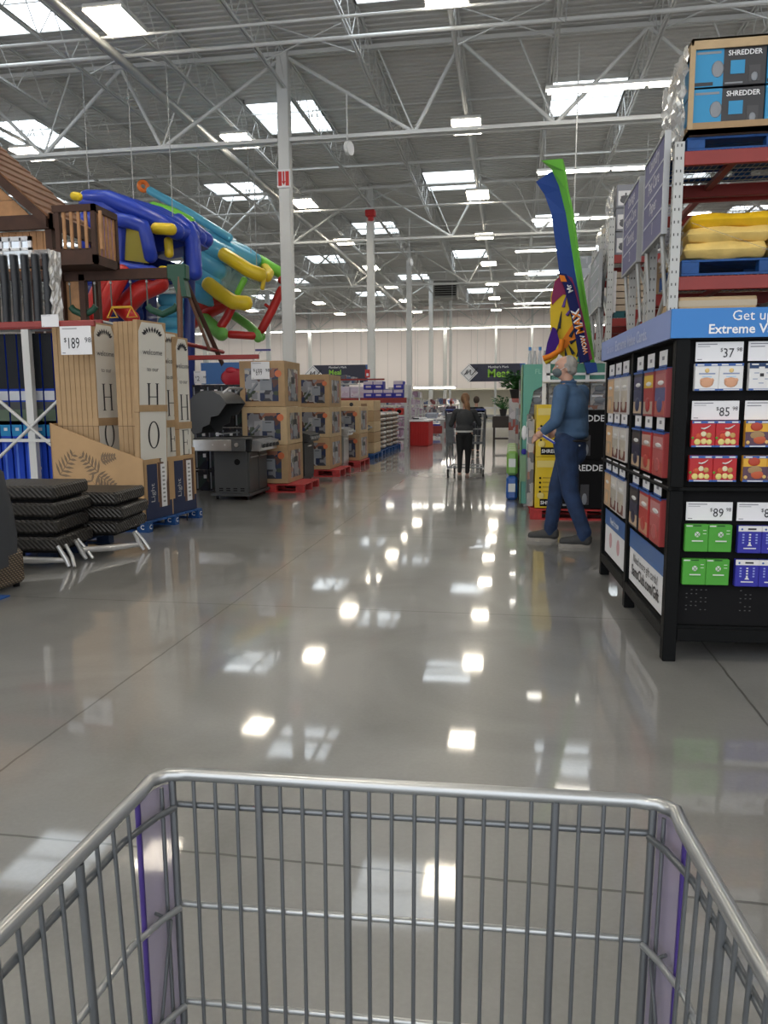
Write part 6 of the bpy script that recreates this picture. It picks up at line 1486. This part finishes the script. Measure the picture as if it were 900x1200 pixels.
b.build('mask_strap', fm_)
hand('left_hand', (.315, 7.655, 1.12), (-.75, .05, -.55), (.3, .9, 0), (.2, .2, .9), 1.12, skin, MP)
hand('right_hand', (.51, 8.135, 1.11), (-.85, -.1, -.3), (.0, -1, 0), (0, -.1, 1), 1.1, skin, MP)
for a_, nm in ((lA, 'l'), (rA, 'r')):
    b = MB(); c = V((a_.x, a_.y, 0))
    if nm == 'l': c = V((a_.x-.02, a_.y, 0))
    so_ = blob('shoe', [('c', c+V((.03, 0, .07)), .055, c+V((-.07, 0, .07)), .052), ('c', c+V((-.07, 0, .065)), .052, c+V((-.19, .005, .055)), .04), ('c', c+V((.03, 0, .09)), .055, c+V((-.02, 0, .10)), .05)], shoe, MP, .009, 2)
    n_ = 18; pts = []
    for i in range(n_): th = 2*PI*i/n_; pts.append((-.08+.155*math.cos(th), .05*math.sin(th)*(1.0 if math.cos(th) < 0 else .85)))
    b.prism(pts, c+V((0, 0, .0)), (1, 0, 0), (0, 1, 0), (0, 0, .035), sole); b.build('shoe_sole', so_)
t = thing('leaflet', 'blue and white leaflet held in the walking man\'s hand', 'leaflet', (.30, 7.66, 1.05))
b = MB(); R = Ry(.55); b.box((.26, 7.64, 1.045), (.44, 7.65, 1.065), mat('leaflet_blue', (.02, .05, .45), .4), rot=R); b.box((.27, 7.635, 1.065), (.43, 7.652, 1.072), white, rot=R); b.build('folded_sheet', t)

# woman pushing a cart, seen from behind
def walker(base, lab, jm, pm, hm, shm, k=1.0, ponytail=True, hem=True, lean=.12):
    X, Y, _ = base; T = thing('person', lab, 'person', base)
    P = lambda x, y, z: V((X+x*k, Y+y*k, z*k))
    hc = P(0, .12+lean, 1.50)
    body = [('c', P(0, .06+lean, 1.28), .05*k, P(0, .1+lean, 1.4), .045*k), ('e', hc, (.075*k, .09*k, .105*k)), ('e', P(0, .04, 1.1), (.13*k, .09*k, .2*k)), ('e', P(0, 0, .88), (.15*k, .11*k, .12*k)), ('e', hc+V((0, .085*k, -.02*k)), (.018*k, .02*k, .02*k))]
    LA, RA = P(-.07, -.22, .12), P(.06, .02, .08)
    LK, RK = P(-.08, .0, .48), P(.07, .06, .46)
    for s, kn, an in ((-1, LK, LA), (1, RK, RA)): body += [('c', P(s*.08, 0, .85), .085*k, kn, .055*k), ('c', kn, .052*k, an, .035*k), ('c', an, .035*k, an+V((0, .12*k, -.03*k)), .03*k)]
    arms = []
    for s in (-1, 1):
        S_, E_, W_ = P(s*.17, .05+lean*.8, 1.26), P(s*.27, .12+lean, 1.02), P(s*.24, .36+lean, 1.12)
        arms.append((S_, E_, W_)); body += [('c', P(0, .05+lean*.8, 1.26), .05*k, S_, .045*k), ('c', S_, .04*k, E_, .034*k), ('c', E_, .032*k, W_, .022*k)]
    blob('body', body, skin, T, .014, 3)
    j = [('e', P(0, .04, 1.12), (.17*k, .12*k, .2*k)), ('e', P(0, .0, .95), (.17*k, .13*k, .08*k)), ('c', P(-.14, .05+lean*.8, 1.26), .06*k, P(.14, .05+lean*.8, 1.26), .06*k)]
    for S_, E_, W_ in arms: j += [('c', S_, .062*k, E_, .05*k), ('c', E_, .05*k, W_, .036*k)]
    blob('jacket', j, jm, T, .014, 4)
    if hem: blob('shirt_hem', [('e', P(0, .0, .90), (.165*k, .125*k, .05*k))], mat('hem_white', (.55, .55, .53), .7), T, .012, 3)
    g = [('e', P(0, 0, .86), (.16*k, .12*k, .09*k)), ('c', P(-.075, 0, .82), .092*k, LK, .06*k), ('c', LK, .058*k, LA+V((0, 0, .05*k)), .043*k), ('c', P(.075, 0, .82), .092*k, RK, .06*k), ('c', RK, .058*k, RA+V((0, 0, .05*k)), .043*k)]
    blob('leggings', g, pm, T, .014, 4)
    h = [('e', hc+V((0, -.02*k, .015*k)), (.088*k, .092*k, .11*k))]
    if ponytail: h += [('c', hc+V((0, -.09*k, .03*k)), .04*k, hc+V((.04*k, -.14*k, -.1*k)), .055*k), ('c', hc+V((.04*k, -.14*k, -.1*k)), .058*k, hc+V((.09*k, -.13*k, -.42*k)), .03*k)]
    blob('hair', h, hm, T, .012, 4)
    for an, tilt in ((LA, .7), (RA, 0)):
        R = Rx(-tilt); b = MB(); c = V((an.x, an.y, an.z-.08*k))
        prs = [V((0, -.03, .05)), V((0, .06, .045)), V((0, .15, .035))]
        so_ = blob('shoe', [('c', c+R @ (prs[0]*k), .042*k, c+R @ (prs[1]*k), .04*k), ('c', c+R @ (prs[1]*k), .04*k, c+R @ (prs[2]*k), .033*k)], shm, T, .01, 2)
        b.box(c+V((-.04*k, -.07*k, -.0)), c+V((.04*k, .18*k, .018)), sole, .01, rot=R, piv=c); b.build('shoe_sole', so_)
    for s, (S_, E_, W_) in zip((-1, 1), arms): hand('hand', W_, (0, .8, -.2), (0, 0, -1), (-s, 0, 0), 1.0*k, skin, T)
    return T
bh = mat('brown_hair', (.20, .10, .045), .6, var=.3, vscale=14, bump=.6, bscale=30)
walker((-.84, 14.35, 0), 'woman with a long brown ponytail, dark jacket and black leggings pushing a cart', mat('jacket_dark', (.035, .037, .04), .8, bump=.4, bscale=8), mat('leggings', (.006, .006, .007), .8), bh, mat('shoe_taupe', (.36, .26, .22), .6), .98)
walker((-.95, 21.6, 0), 'person in a black jacket walking ahead of the woman', blackm, mat('trouser_dark', (.02, .02, .03), .8), mat('dark_hair', (.05, .03, .02), .7), shoe, .98, False, False)
walker((-2.75, 36, 0), 'distant person in dark clothes beside the small tables', mat('maroon_top', (.03, .015, .04), .8), blackm, mat('red_hair', (.12, .03, .02), .7), shoe, .95, False, False)
